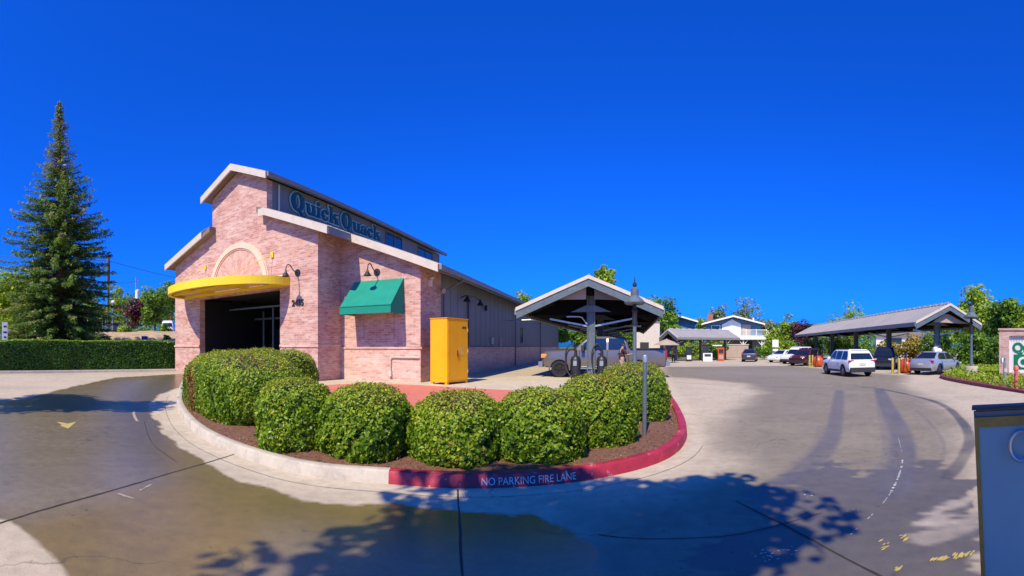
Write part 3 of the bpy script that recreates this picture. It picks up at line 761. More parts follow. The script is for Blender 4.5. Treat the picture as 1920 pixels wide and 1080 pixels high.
# rake boards on the front edges
mb = MB()
def rake(ua, ub, y, zf, h=.36):
    mb.prism([(ua, zf(ua) + .035 - h), (ub, zf(ub) + .035 - h), (ub, zf(ub) + .035), (ua, zf(ua) + .035)], fx, y - .05, y + .035)
rake(UW1 + .36, .93, -OV, zr); rake(.96, 5.38, D - OV - .0, zr); rake(-12.03, UW0 - .36, -OV, zr)
mb.prism([(-.45, -.33), (0, -.33), (0, .035), (-.45, .035)], lambda p, q, t: (UW1 + .36 + p, t, zr(UW1) - .12 + q), -OV - .05, -OV + .035)
def gable(u0, um, u1, y, zf, h):
    mb.prism([(u0, zf(u0) + .035 - h), (um, zf(um) + .035 - h), (u1, zf(u1) + .035 - h), (u1, zf(u1) + .035), (um, zf(um) + .035), (u0, zf(u0) + .035)], fx, y - .05, y + .035)
gable(UW0 - EU - .02, UM, UW1 + EU + .02, -OV, zu, .36)
mb.build('rake_board', M_['trim'], bld)
mb = MB()                                               # gutters along the eaves, and the step in the roof
mb.span((5.40, D - OV + .04, zr(5.4) - .20), (5.52, LEN + .3, zr(5.4) + .02))
mb.span((.935, -OV + .04, zr(.93) - .30), (.955, D - OV - .05, zr(.93) + .03))
mb.span((UW1 + EU + .03, -OV + .05, zu(UW1 + EU) - .20), (UW1 + EU + .14, CE + .55, zu(UW1 + EU) + .01))
mb.span((-12.16, -OV + .05, zr(-12.05) - .20), (-12.05, LEN, zr(-12.05) + .02))
mb.build('gutter', M_['eave'], bld)
for n in range(14): MB().box((UM + .9 + .02 * n, 3 + n * 1.15, zu(UM + .9) + .10), (.05, .05, .12)).build('snow_guard', M_['trim'], rf)
# arch
def arc(c, r, a0, a1, n): return [(c[0] + r * math.cos(a0 + (a1 - a0) * i / n), c[1] + r * math.sin(a0 + (a1 - a0) * i / n)) for i in range(n + 1)]
AC = (-5.5, 4.86)
mb = MB()
for (ri, ro, y0) in ((2.08, 2.32, -.11), (2.00, 2.08, -.06), (2.32, 2.38, -.05)):
    A = arc(AC, ri, 0, PI, 40); B = arc(AC, ro, 0, PI, 40)
    for i in range(40): mb.prism([A[i], B[i], B[i + 1], A[i + 1]], fx, y0, -.001)
mb.build('arch_surround', M_['cream'], bld)
MB().prism([(AC[0] - 1.97, DT + .02), (AC[0] + 1.97, DT + .02)] + arc(AC, 1.97, 0, PI, 30), fx, -.02, -.002).build('arch_panel', M_['brick_arch'], bld)
# the yellow half-round canopy: band, ribs and back rail
cn = MB(); CU, CW, CD, Z0, Z1 = -6.15, 4.42, 2.95, 4.58, 4.98
def ce(t, s=1.0): return (CU + CW * s * math.cos(t), -CD * s * math.sin(t))
n = 44
for i in range(n):
    t0, t1 = PI * i / n, PI * (i + 1) / n
    a, b, c, d = ce(t0), ce(t1), ce(t1, .975), ce(t0, .975)
    cn.add([(*a, Z0), (*b, Z0), (*c, Z0), (*d, Z0), (*a, Z1), (*b, Z1), (*c, Z1), (*d, Z1)], [(0, 1, 5, 4), (2, 3, 7, 6), (4, 5, 6, 7), (3, 2, 1, 0)])
    e, f = ce(t1, .94), ce(t0, .94)                      # lower return flange
    cn.add([(*d, Z0), (*c, Z0), (*e, Z0), (*f, Z0), (*d, Z0 + .05), (*c, Z0 + .05), (*e, Z0 + .05), (*f, Z0 + .05)], [(0, 3, 2, 1), (4, 5, 6, 7), (2, 3, 7, 6)])
can = cn.build('canopy', M_['yellow'], bld, True, fix=True)
mb = MB(); mb.span((CU - CW * .97, -.16, Z0 - .02), (CU + CW * .97, -.02, Z0 + .14)); mb.span((CU - CW * .97, -.10, Z1 - .12), (CU + CW * .97, -.02, Z1))
mb.span((CU - CW * .80, -1.62, Z0 + .02), (CU + CW * .80, -1.50, Z0 + .16)); mb.build('back_rail', M_['yellow'], can)
for uu, tt in ((CU - 1.3, .60), (CU + 1.6, .38)):
    e = ce(PI * tt, .96); MB().bar((uu, -.12, Z0 + .10), (e[0], e[1], Z0 + .10), .08, .12).build('rib', M_['yellow'], can)
pn_ = [ce(PI * i / 40, .972) for i in range(41)]
MB().prism([(a, min(b, -.11)) for a, b in pn_], lambda p, q, t: (p, q, t), Z0 + .20, Z0 + .23).build('soffit_panel', M_['peach'], can)
for uu, tt, zz in ((-2.88, .30, 6.22), (-8.35, .74, 6.30)):
    e = ce(PI * tt, .96); MB().tube([(uu, -.06, zz), (e[0], e[1], Z1)], .016, 6).box((uu, -.04, zz), (.16, .08, .26)).build('support_rod', M_['yellow'], can)
MB().tube([(-3.25, -.14, 5.02), (-1.72, -.14, 5.06)], .055, 8).build('pipe', M_['white'], bld)
# goosenecks
def gooseneck(u, y, z, dark=0):
    mb = MB()
    pl = MB().lathe([(.02, -.06), (.16, -.05), (.17, 0), (.02, .0)], (0, 0, 0), 16, 0, Matrix.Rotation(-PI / 2, 4, 'X')).build('wall_lamp', M_['black'], bld, True, (u, y, z))
    P = [(0, -.05, 0), (0, -.22, .02), (0, -.40, .14), (0, -.54, .27), (0, -.68, .30), (0, -.80, .22), (0, -.85, .05), (0, -.86, -.06)]
    P = [tuple(p) for p in smooth_line(P, 4)]
    MB().tube(P, .025, 8).build('arm', M_['black'], pl, True)
    MB().lathe([(.035, .06), (.05, -.02), (.09, -.08), (.17, -.20), (.19, -.23), (.16, -.23), (.04, -.08)], (0, -.86, -.05), 16).build('lamp_shade', M_['black'], pl, True)
gooseneck(-1.22, 0, 5.14); gooseneck(2.06, D, 5.10)
# house number
def put_text(name, body, h, m, parent, origin, xax, zax, depth=.02, offset=0.0, width=None, spacing=1.0):
    v, f = text_geo(body, h / .729, depth, offset)
    w_ = v[:, 0].max() - v[:, 0].min(); sx = 1 if width is None else width / w_; x0 = v[:, 0].min()
    X, Z_ = Vector(xax), Vector(zax); N_ = X.cross(Z_)
    o = Vector(origin)
    return MB().add([o + X * ((a - x0) * sx) + Z_ * b - N_ * -(c) for a, b, c in v], f).build(name, m, parent, fix=False)
put_text('house_number', '2435', .30, M_['black'], bld, (-1.58, -.02, 3.56), (1, 0, 0), (0, 0, 1), .03, .012, .74)
# shop lettering on the clerestory: fat slab letters drawn stroke by stroke, with a pale raised halo behind
def glyphs(ch):
    R = lambda x0, y0, x1, y1: ('r', x0, y0, x1, y1)
    A = lambda cx, cy, rx, ry, ix, iy, a0=0, a1=360: ('a', cx, cy, rx, ry, ix, iy, a0, a1)
    P = lambda *p: ('p', p)
    return {'Q': (1.12, [A(.52, .50, .50, .54, .20, .40), P((.42, .10), (.62, .20), (.92, -.22), (1.12, -.16), (1.10, -.28), (.86, -.36))]),
            'u': (.82, [R(.08, .18, .27, .62), R(0, .53, .27, .62), A(.36, .22, .28, .24, .09, .13, 180, 350), R(.52, 0, .71, .62), R(.44, .53, .71, .62), R(.52, 0, .80, .09)]),
            'i': (.44, [R(.10, 0, .29, .62), R(.02, .53, .29, .62), R(.02, 0, .38, .09), A(.195, .82, .12, .12, 0, 0)]),
            'c': (.66, [A(.33, .31, .33, .33, .14, .23, 38, 322), A(.49, .48, .11, .10, 0, 0)]),
            'k': (.86, [R(.08, 0, .27, .98), R(0, .89, .27, .98), R(0, 0, .36, .09), P((.27, .24), (.27, .40), (.52, .62), (.74, .62), (.44, .36)), P((.40, .38), (.52, .46), (.82, .06), (.58, .06)), R(.50, 0, .86, .09), R(.46, .54, .80, .62)]),
            'a': (.78, [A(.27, .19, .27, .20, .11, .10), R(.45, .06, .64, .42), A(.37, .38, .27, .26, .12, .16, 0, 175), A(.14, .47, .10, .09, 0, 0), R(.45, 0, .74, .09)])}[ch]
def draw_word(mb, word, y0, scale_x, z0, h, grow, u0, depth):
    y = y0; k = 0
    for ch in word:
        if ch == ' ': y += .30 * scale_x; continue
        adv, prims = glyphs(ch)
        for p in prims:
            k += 1; d_ = depth + .003 * (k % 11); g = grow / h
            mp = lambda poly: mb.prism([(y + a * scale_x, z0 + b * h) for a, b in poly], fy, u0, u0 + d_)
            if p[0] == 'r': mp([(p[1] - g, p[2] - g), (p[3] + g, p[2] - g), (p[3] + g, p[4] + g), (p[1] - g, p[4] + g)])
            elif p[0] == 'p':
                q = np.array(p[1]); c_ = q.mean(0); v = q - c_; q = c_ + v * (1 + g / (np.linalg.norm(v, axis=1)[:, None] + .05)); mp([tuple(t) for t in q])
            else:
                _, cx, cy, rx, ry, ix, iy, a0, a1 = p; rx += g; ry += g; ix = max(0, ix - g); iy = max(0, iy - g)
                if a1 - a0 < 360: a0 -= g * 40; a1 += g * 40
                n_ = 28 if a1 - a0 > 200 else 16
                for i in range(n_):
                    t0, t1 = math.radians(a0 + (a1 - a0) * i / n_), math.radians(a0 + (a1 - a0) * (i + 1) / n_)
                    o0, o1 = (cx + rx * math.cos(t0), cy + ry * math.sin(t0)), (cx + rx * math.cos(t1), cy + ry * math.sin(t1))
                    if ix < .01: mp([(cx, cy), o0, o1])
                    else: mp([(cx + ix * math.cos(t0), cy + iy * math.sin(t0)), o0, o1, (cx + ix * math.cos(t1), cy + iy * math.sin(t1))])
        y += (adv + .02) * scale_x
    return y
WLEN = sum(glyphs(c)[0] + .02 for c in 'QuickQuack') + .30; SX = (11.2 - 1.75) / WLEN
mb = MB(); draw_word(mb, 'Quick Quack', 1.75, SX, 9.02, .96, .085, UW1 + .03, .045)
mb.build('sign_backing', M_['teal_light'], bld, fix=False)
y_ = 1.75
for wd_ in ('Quick', 'Quack'):
    mb = MB(); y_ = draw_word(mb, wd_, y_, SX, 9.02, .96, .0, UW1 + .03, .12) + .30 * SX
    mb.build('sign_lettering', M_['teal_dark'], bld, fix=False)
# clerestory and side windows
def window(u, y0, y1, z0, z1, nx=2):
    f = MB()
    for a, b, c, d in ((y0, y1, z0, z0 + .06), (y0, y1, z1 - .06, z1), (y0, y0 + .06, z0 + .06, z1 - .06), (y1 - .06, y1, z0 + .06, z1 - .06)):
        f.span((u, a, c), (u + .05, b, d))
    for k in range(1, nx):
        y = y0 + (y1 - y0) * k / nx; f.span((u, y - .03, z0 + .06), (u + .045, y + .03, z1 - .06))
    fr = f.build('window', M_['siding_dark'], bld)
    MB().span((u - .02, y0 + .06, z0 + .06), (u + .012, y1 - .06, z1 - .06)).build('pane', M_['glass'], fr)
window(UW1, 12.1, 14.7, 8.72, 10.0, 2); window(UW1, 17.6, 20.6, 8.72, 10.0, 2)
window(UC - .06, 22.6, 23.5, 1.9, 3.3, 1)
# green awning
aw = MB(); A0, A1, ZT, ZB, ZV, AO = .80, 3.48, 4.72, 3.42, 3.08, 1.25
def front(t): return (D - .02 - AO * t, ZT + (ZB - ZT) * t ** 1.0)
vs = []
for u in (A0, A1):
    vs += [(u, D - .02, ZT), (u, D - AO, ZB), (u, D - AO, ZV), (u, D - .02, ZV)]
aw.add(vs, [(0, 1, 5, 4), (1, 2, 6, 5), (0, 3, 2, 1), (4, 5, 6, 7)])
import bmesh
o = aw.build('awning', M_['awning'], bld); o.modifiers.new('thick', 'SOLIDIFY').thickness = .025
mb = MB()
for u in (A0 + .06, A1 - .06): mb.bar((u, D - .04, ZV + .06), (u, D - AO + .05, ZV + .06), .03, .03)
mb.bar((A0 + .06, D - AO + .05, ZV + .06), (A1 - .06, D - AO + .05, ZV + .06), .03, .03); mb.build('awning_frame', M_['galv'], o)
MB().span((A0 - .01, D - AO - .022, ZB - .01), (A1 + .01, D - AO - .004, ZB + .018)).build('piping', M_['awning'], o)
for uu, yy in ((UC + .10, 4.35), (UC + .10, 20.0), (UC + .10, 32.0)): MB().tube([(5.46, yy, zr(5.4) - .2), (5.40, yy, zr(5.4) - .32), (uu, yy, zr(5.4) - .75), (uu, yy, .05)], .05, 8).build('downpipe', M_['siding_dark'], bld, True)
# small wall fittings
mb = MB(); mb.tube([(UC - .04, D - .10, 1.12), (UC - 1.42, D - .10, 1.12), (UC - 1.50, D - .10, 1.05), (UC - 1.50, D - .10, .42)], .028, 8); mb.box((UC - 1.50, D - .10, .36), (.12, .10, .24))
mb.build('conduit', M_['trim'], bld, True)
mb = MB(); mb.box((UC + .07, D + .9, 4.55), (.14, .14, .30)); mb.tube([(UC + .02, D + .9, 4.75), (UC + .25, D + .9, 4.80)], .05); mb.build('camera_housing', M_['white'], bld)
mb = MB(); mb.box((UC + .06, D + 2.0, 4.35), (.14, .30, .30)); mb.tube([(UC + .1, D + 2.0, 4.35), (UC + .34, D + 1.9, 4.28)], [.10, .13]); mb.build('floodlight', M_['tan'], bld)
# double lamp on the grey wall
mb = MB(); mb.tube([(UC + .02, 8.3, 1.7), (UC + .02, 8.3, 4.5)], .045); mb.tube([(UC + .02, 7.0, 4.30), (UC + .35, 7.0, 4.42), (UC + .35, 8.3, 4.48), (UC + .35, 9.4, 4.42), (UC + .35, 9.4, 4.2)], .03, 6)
wl_ = mb.build('double_lamp', M_['black'], bld, True)
for y in (7.0, 9.4): MB().lathe([(.04, .1), (.07, 0), (.22, -.22), (.20, -.24), (.05, -.05)], (UC + .40, y, 4.30), 14).build('lamp_shade', M_['black'], wl_, True)
mb = MB(); mb.box((UC + .10, 11.6, 4.1), (.16, .16, .34)); mb.build('speaker', M_['black'], bld)
mb = MB(); mb.tube([(UC, 16.8, 3.55), (UC + 2.2, 16.8, 3.62)], .05); mb.box((UC + 2.35, 16.8, 3.62), (.6, .5, .12)); mb.build('area_light', M_['galv'], bld)
MB().box((UC + .02, 13.2, 2.0), (.12, .34, .44)).build('meter_box', M_['galv'], bld)
for yy, rr in ((13.7, .025), (15.6, .05)): MB().tube([(UC + .02, yy, 1.62), (UC + .02, yy, 2.25)], rr).build('wall_pipe', M_['galv'], bld)
# inside the tunnel
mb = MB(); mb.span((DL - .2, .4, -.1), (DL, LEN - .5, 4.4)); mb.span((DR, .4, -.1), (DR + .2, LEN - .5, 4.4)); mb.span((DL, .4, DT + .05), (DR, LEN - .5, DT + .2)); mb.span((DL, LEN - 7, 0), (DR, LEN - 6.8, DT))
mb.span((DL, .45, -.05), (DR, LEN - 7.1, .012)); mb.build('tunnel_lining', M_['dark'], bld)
mb = MB()
for u, y in ((-5.7, 3.0), (-4.2, 4.4), (-7.9, 4.4)): mb.tube([(u, y, 0), (u, y, 3.9)], .07, 8)
mb.bar((-8.7, 4.4, 3.4), (-2.6, 4.4, 3.4), .12, .12); mb.bar((-8.7, 2.2, 3.9), (-2.6, 2.2, 3.9), .10, .10)
mb.build('wash_arch', M_['steel'], bld)
M_['brush'] = mat('brush_blue', (.012, .03, .05), .9, 0, .3, 9)
for u, y in ((-8.1, 6.5), (-3.1, 6.5)): MB().lathe([(.1, .3), (.5, .4), (.55, 1.6), (.5, 2.8), (.1, 2.9)], (u, y, 0), 18).build('wash_brush', M_['brush'], bld, True)

# ------------------------------------------------------------------ yellow drop-off cabinet
cr = (-2.70, 18.72); a = math.radians(60)
cab = thing('storage_cabinet', 'tall yellow metal cabinet standing on the paving by the brick corner', 'cabinet', (cr[0], cr[1], .02), math.radians(-30))
# local: +y runs back along the right face, -x along the left face
mb = MB(); mb.span((-.92, 0, .07), (0, 1.50, 2.76)); mb.build('body', M_['cabinet'], cab, bevel=.012)
mb = MB(); mb.span((-.945, -.025, 2.765), (.025, 1.525, 2.80)); mb.build('lid', M_['cabinet'], cab, bevel=.006)
mb = MB(); mb.span((.004, .05, .16), (.018, .74, 2.66)); mb.span((.004, .76, .16), (.018, 1.45, 2.66)); mb.build('door', M_['cabinet'], cab, bevel=.004)
for z_ in (.5, 1.4, 2.3):
    for y_ in (.045, 1.455): MB().tube([(.022, y_, z_ - .07), (.022, y_, z_ + .07)], .014, 8).build('hinge', M_['cabinet'], cab)
MB().span((-.80, -.012, .25), (-.12, -.002, 2.6)).build('side_panel', M_['cabinet'], cab, bevel=.004)
mb = MB(); mb.span((.02, .66, 1.15), (.05, .72, 1.42)); mb.build('handle', M_['red_lens'], cab, bevel=.005)
mb = MB(); mb.span((.02, 1.05, 2.36), (.024, 1.16, 2.46)); mb.span((.02, 1.20, 2.36), (.024, 1.32, 2.46)); mb.build('sticker', M_['black'], cab)
for x, y in ((-.84, .08), (-.08, .08), (-.84, 1.42), (-.08, 1.42)): MB().span((x - .06, y - .06, -.02), (x + .06, y + .06, .07)).build('foot', M_['cabinet'], cab)
mb = MB(); mb.span((.02, .80, 1.20), (.024, 1.18, 1.62)); mb.build('notice', mat('pale_notice', (.80, .44, .06), .4), cab)
# ------------------------------------------------------------------ gabled shade canopies
M_['deck'] = mat('shade_dark_deck', (.009, .0085, .0085), .95, 0, .2, 1, .1)  # shade below the canopy roofs put into the colour
def shade_canopy(label, x, y, z, rz, hw, ze, za, length, cols, light_side=True, col_w=.42):
    """local: ridge along +y, gable front at y=0"""
    root = thing('shade_canopy', label, 'canopy', (x, y, z), rz, 'gabled steel shade canopies over the vacuum bays')
    zf = lambda u: za - (za - ze) * abs(u) / hw
    mb = MB()
    mb.prism([(-hw, ze - .10), (0, za - .10), (hw, ze - .10), (hw, ze), (0, za), (-hw, ze)], fx, .05, length)
    r = mb.build('roof', M_['roof_metal'], root)
    MB().prism([(-hw + .02, ze - .135), (0, za - .135), (hw - .02, ze - .135), (hw - .02, ze - .103), (0, za - .103), (-hw + .02, ze - .103)], fx, .13, length - .11).build('shade_sheet', M_['deck'], root)  # added dark sheet standing in for the shade under the roof
    mb = MB(); yy = .5
    while yy < length - .1:
        for s in (-1, 1):
            mb.prism([(0, za + .002), (s * hw, ze + .002), (s * hw, ze + .04), (0, za + .04)], fx, yy, yy + .035)
        yy += .55
    mb.build('standing_seam', M_['roof_metal'], r)
    mb = MB(); n = int(length / .9); pr = [(.1, .10)]
    for k in range(n): pr += [(.2 + k * .9, .10), (.24 + k * .9, .16), (.72 + k * .9, .16), (.76 + k * .9, .10)]
    pr += [(length - .05, .10)]
    a_ = [(-.13, y_, za - .02) for y_, h_ in pr]; b_ = [(0, y_, za + h_) for y_, h_ in pr]; c_ = [(.13, y_, za - .02) for y_, h_ in pr]; q = len(pr)
    mb.add(a_ + b_ + c_, [(j * q + i, j * q + i + 1, (j + 1) * q + i + 1, (j + 1) * q + i) for j in (0, 1) for i in range(q - 1)])
    mb.build('ridge_cap', M_['roof_metal'], r)
    def gab(h0, h1, y0, y1, e=0.0): return [(-hw - e, ze - h1), (0, za - h1), (hw + e, ze - h1), (hw + e, ze - h0), (0, za - h0), (-hw - e, ze - h0)]
    MB().prism(gab(-.05, .13, 0, 0, .03), fx, -.05, .05).build('rake_trim', M_['trim'], root)
    MB().prism(gab(.13, .50, 0, 0), fx, .0, .12).build('fascia', M_['steel'], root)
    MB().prism(gab(.10, .45, 0, 0), fx, length - .1, length).build('fascia', M_['steel'], root)
    for s in (-1, 1):
        MB().span((s * hw, .05, ze - .30), (s * (hw + .10), length, ze - .02)).build('gutter', M_['eave'], root)
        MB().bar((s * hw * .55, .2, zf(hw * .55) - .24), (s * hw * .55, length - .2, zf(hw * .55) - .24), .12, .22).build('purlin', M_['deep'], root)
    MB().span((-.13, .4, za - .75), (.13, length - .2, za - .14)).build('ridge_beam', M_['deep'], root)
    zc = ze - .12
    for y0 in cols:
        c = MB().span((-col_w / 2, y0 - .05, 0), (col_w / 2, y0 + .05, za - .8))
        c.span((-col_w / 2, y0 - .16, 0), (-col_w / 2 + .04, y0 - .05, za - .8)).span((col_w / 2 - .04, y0 - .16, 0), (col_w / 2, y0 - .05, za - .8))
        cc = c.build('column', M_['steel'], root)
        MB().prism([(-1.05, zc), (1.05, zc), (.24, zc + .34), (-.24, zc + .34)], fx, y0 - .18, y0 - .165).build('gusset', M_['steel'], cc)
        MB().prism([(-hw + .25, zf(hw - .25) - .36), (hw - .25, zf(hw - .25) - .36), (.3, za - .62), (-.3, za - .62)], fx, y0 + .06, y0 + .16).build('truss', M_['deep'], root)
        for s in (-1, 1): MB().bar((s * .2, y0 - .10, zc - .72), (s * 2.15, y0 - .10, zc - .34), .07, .09).build('brace', M_['galv'], cc)
        MB().box((0, y0 - .0, .01), (.7, .5, .05)).build('base_plate', M_['steel'], cc)
    return root, zf
def local(o, x, y):
    c, s = math.cos(o.rotation_euler.z), math.sin(o.rotation_euler.z)
    return (o.location.x + x * c - y * s, o.location.y + x * s + y * c)

cb = polar(1108.5, 23.45)
R1 = math.radians(-15); k = 1.5
c1, zf1 = shade_canopy('grey gabled steel canopy over the pickup, standing beside the wash building', cb[0] - k * math.sin(-R1), cb[1] - k * math.cos(R1), 0, R1, 3.6, 3.50, 5.03, 31, [1.5, 8.5, 15.5, 22.5, 29.5])
MB().prism([(-2.0, 3.94), (-.16, 3.94), (-.16, 4.55)], fx, .42, .46).build('gable_panel', M_['tan'], c1)
MB().prism([(.25, 4.45), (2.1, 3.86), (.25, 3.94)], fx, .42, .46).build('gable_panel', M_['soffit'], c1)
mb = MB(); mb.tube([(-.2, 1.3, 2.75), (-.45, 1.3, 3.1), (-.6, 1.3, 3.14), (-1.15, 1.3, 3.16)], .035, 8); mb.box((-1.0, 1.3, 3.14), (.5, .16, .05)); mb.build('arm_light', M_['galv'], c1)
mb = MB(); mb.box((2.2, 9, 3.0), (1.1, .25, .10)); mb.build('lamp', M_['white'], c1)
R2 = math.radians(-22.5)
e1 = polar(1718, 32.5); e2 = polar(1840, 35.6)
z2 = -.18
c2, zf2 = shade_canopy('long grey gabled canopy over the vacuum bays at the right, seen along its roof', (e1[0] + e2[0]) / 2, (e1[1] + e2[1]) / 2, z2, math.atan2(e2[1] - e1[1], e2[0] - e1[0]), math.hypot(e2[0] - e1[0], e2[1] - e1[1]) / 2, 3.55, 5.0, 39, [2.0, 11, 20, 29, 37], col_w=.5)
MB().prism([(-1.2, 3.62), (-.1, 4.35), (1.4, 3.75), (2.2, 3.55)], fx, .5, .55).build('gable_panel', M_['tan'], c2)
R3 = math.radians(-80)
p3 = polar(1252, 57); 
c3, zf3 = shade_canopy('small distant grey canopy with dispensers under it, in front of the white-decked house', p3[0], p3[1], -.18, math.radians(-84), 2.6, 2.95, 3.95, 9.2, [1.2, 4.8, 8.6], col_w=.35)

# ------------------------------------------------------------------ vehicles
def ringpts(x, w, zb, zt, zs, r=.12):
    """cross-section of a car body at station x: floor, rocker, side bulge, shoulder, deck"""
    h = zt - zb
    half = [(0, zb), (w * .80, zb), (w * .93, zb + .05), (w * .985, zb + h * .22), (w, zb + h * .48), (w * .985, zb + h * .74), (w * .955, zt - .07), (w * .90, zt - .018), (w * .72, zt + zs * .5), (0, zt + zs)]
    return [(x, y, z) for y, z in half] + [(x, -y, z) for y, z in half[-2:0:-1]]
def cutout(o, cutters):
    for c in cutters:
        m = o.modifiers.new('b', 'BOOLEAN'); m.operation = 'DIFFERENCE'; m.solver = 'EXACT'; m.object = c
    dg = bpy.context.evaluated_depsgraph_get(); dg.update()
    me = bpy.data.meshes.new_from_object(o.evaluated_get(dg)); o.modifiers.clear(); old = o.data; o.data = me; bpy.data.meshes.remove(old)
    for c in cutters: me_ = c.data; bpy.data.objects.remove(c); bpy.data.meshes.remove(me_)
    me.polygons.foreach_set('use_smooth', [True] * len(me.polygons)); me.set_sharp_from_angle(angle=math.radians(32))
def car(name, label, cat, x, y, z, heading, P, group=None):
    root = thing(name, label, cat, (x, y, z), heading, group)     # local +x = forward
    body = P['paint']; hw = P['w'] / 2; L_ = P['l']; wb = P['wb']; wr = P['wr']; zb = P['zb']
    rings = [ringpts(a, hw * b, zb + e, t, s_) for a, b, e, t, s_ in P['stations']]
    bo = MB().loft(rings).build('body', body, root, True)
    cuts = []
    axles = (P['ax'], P['ax'] - wb)
    for a in axles:
        for s in (-1, 1):
            cuts.append(MB().lathe([(wr * 1.17, -.16), (wr * 1.17, .25)], (0, 0, 0), 28, 0, Matrix.Rotation(PI / 2, 4, 'X')).build('cut', M_['plastic'], root, False, (a, s * (hw - .06), wr)))
    if P.get('bed'):
        b0, b1, bz, bt = P['bed']; cuts.append(MB().span((b0, -hw + .14, bz), (b1, hw - .14, bt)).build('cut', M_['plastic'], root))
    cutout(bo, cuts)
    # greenhouse
    A, B, Cc, Dd, z0, z1, w0, w1 = P['cab']
    zs = [z0 - .06, z0 + (z1 - z0) * .5, z1 - .13, z1 - .05, z1 - .01, z1]
    def fr(zz):
        t = (zz - z0) / (z1 - z0); tt = min(1, max(0, t))
        b = .10 * max(0, (t - .78) / .22) ** 2
        return A + (B - A) * tt - b * 1.2, Dd + (Cc - Dd) * tt + b * 1.2, (w0 + (w1 - w0) * tt - b * .7)
    def rect(zz, e=0.0):
        f, r, w_ = fr(zz); w_ += e; f += e; r -= e; q = .10; out = []
        for cx, cy, a0 in ((f - q, w_ - q, 0), (r + q, w_ - q, PI / 2), (r + q, -w_ + q, PI), (f - q, -w_ + q, 1.5 * PI)):
            for k in range(4): out.append((cx + q * math.cos(a0 + k * PI / 6), cy + q * math.sin(a0 + k * PI / 6), zz))
        return out
    MB().loft([rect(zz) for zz in zs]).build('cabin', body, root, True)
    def panel(name, cs, m, par=None): # cs: list of rows of points
        rows = len(cs); n = len(cs[0]); mb = MB()
        vs = [p for r in cs for p in r]; mb.add(vs, [(i * n + k, i * n + k + 1, (i + 1) * n + k + 1, (i + 1) * n + k) for i in range(rows - 1) for k in range(n - 1)])
        o = mb.build(name, m, par or root, False, fix=False); md = o.modifiers.new('t', 'SOLIDIFY'); md.thickness = .008; md.offset = 0; return o
    e = .006; g0, g1 = z0 + .03, z1 - .10
    for nm, sgn in (('windshield', 1), ('rear_window', -1)):
        rows = []
        for t in (0, .5, 1):
            zz = (g0 + .01) + (g1 + .03 - g0 - .01) * t; f, r, w_ = fr(zz); xx = f + e if sgn > 0 else r - e
            rows.append([(xx, w_ * c, zz) for c in (-.86, -.3, .3, .86)])
        panel(nm, rows, M_['car_glass'])
    splits = P['sides']
    for s in (-1, 1):
        for (a0, a1) in splits:
            rows = []
            for t in (0, .5, 1):
                zz = g0 + (g1 - g0) * t; f, r, w_ = fr(zz); f -= .16; r += .14
                rows.append([(max(min(xx, f), r), s * (w_ + e), zz) for xx in (a1, (a0 + a1) / 2, a0)])
            panel('side_window', rows, M_['car_glass'])
    # wheels
    for a in axles:
        for s in (-1, 1):
            Mx = Matrix.Rotation(-s * PI / 2, 4, 'X')
            tw = .115
            ty = MB().lathe([(wr * .62, -tw), (wr * .92, -tw), (wr, -tw * .7), (wr, tw * .7), (wr * .92, tw), (wr * .66, tw), (wr * .62, tw * .6)], (0, 0, 0), 28, 0, Mx).build('wheel', M_['tyre'], root, True, (a, s * (hw - tw - .015), wr))
            mb = MB().lathe([(wr * .64, -.02), (wr * .66, tw * .85), (wr * .60, tw * .85), (wr * .57, .03), (.03, .03)], (0, 0, 0), 24, 0, Mx)
            for k_ in range(P.get('spokes', 5)):
                an = 2 * PI * k_ / P.get('spokes', 5)
                p0 = Mx @ Vector((0, 0, tw * .75)); p1 = Mx @ Vector((wr * .6 * math.cos(an), wr * .6 * math.sin(an), tw * .8)); mb.bar(p0, p1, .055, .03, 0, (0, 1, 0))
            mb.lathe([(.06, tw * .6), (.06, tw * .9), (.01, tw * .92)], (0, 0, 0), 12, 0, Mx)
            mb.build('rim', P.get('rim', M_['rim']), ty, True)
    for nm, boxes, m in P.get('extras', []):
        for bx in boxes: MB().box(*bx[:2], rz=bx[2] if len(bx) > 2 else 0).build(nm, m, root, bevel=.012)
    return root
def paintm(n, c, metal=0.0, rough=.3): return paint(n, c, rough, metal)
P_white = paintm('white_car_paint', (.80, .80, .79)); P_silver = paintm('silver_car_paint', (.46, .49, .54), .5, .28); P_grey = paintm('warm_grey_car_paint', (.165, .152, .155), .35, .28)
P_black = paintm('black_car_paint', (.012, .012, .014)); P_navy = paintm('slate_car_paint', (.05, .065, .09), .4); P_maroon = paintm('maroon_car_paint', (.075, .012, .014), .2)
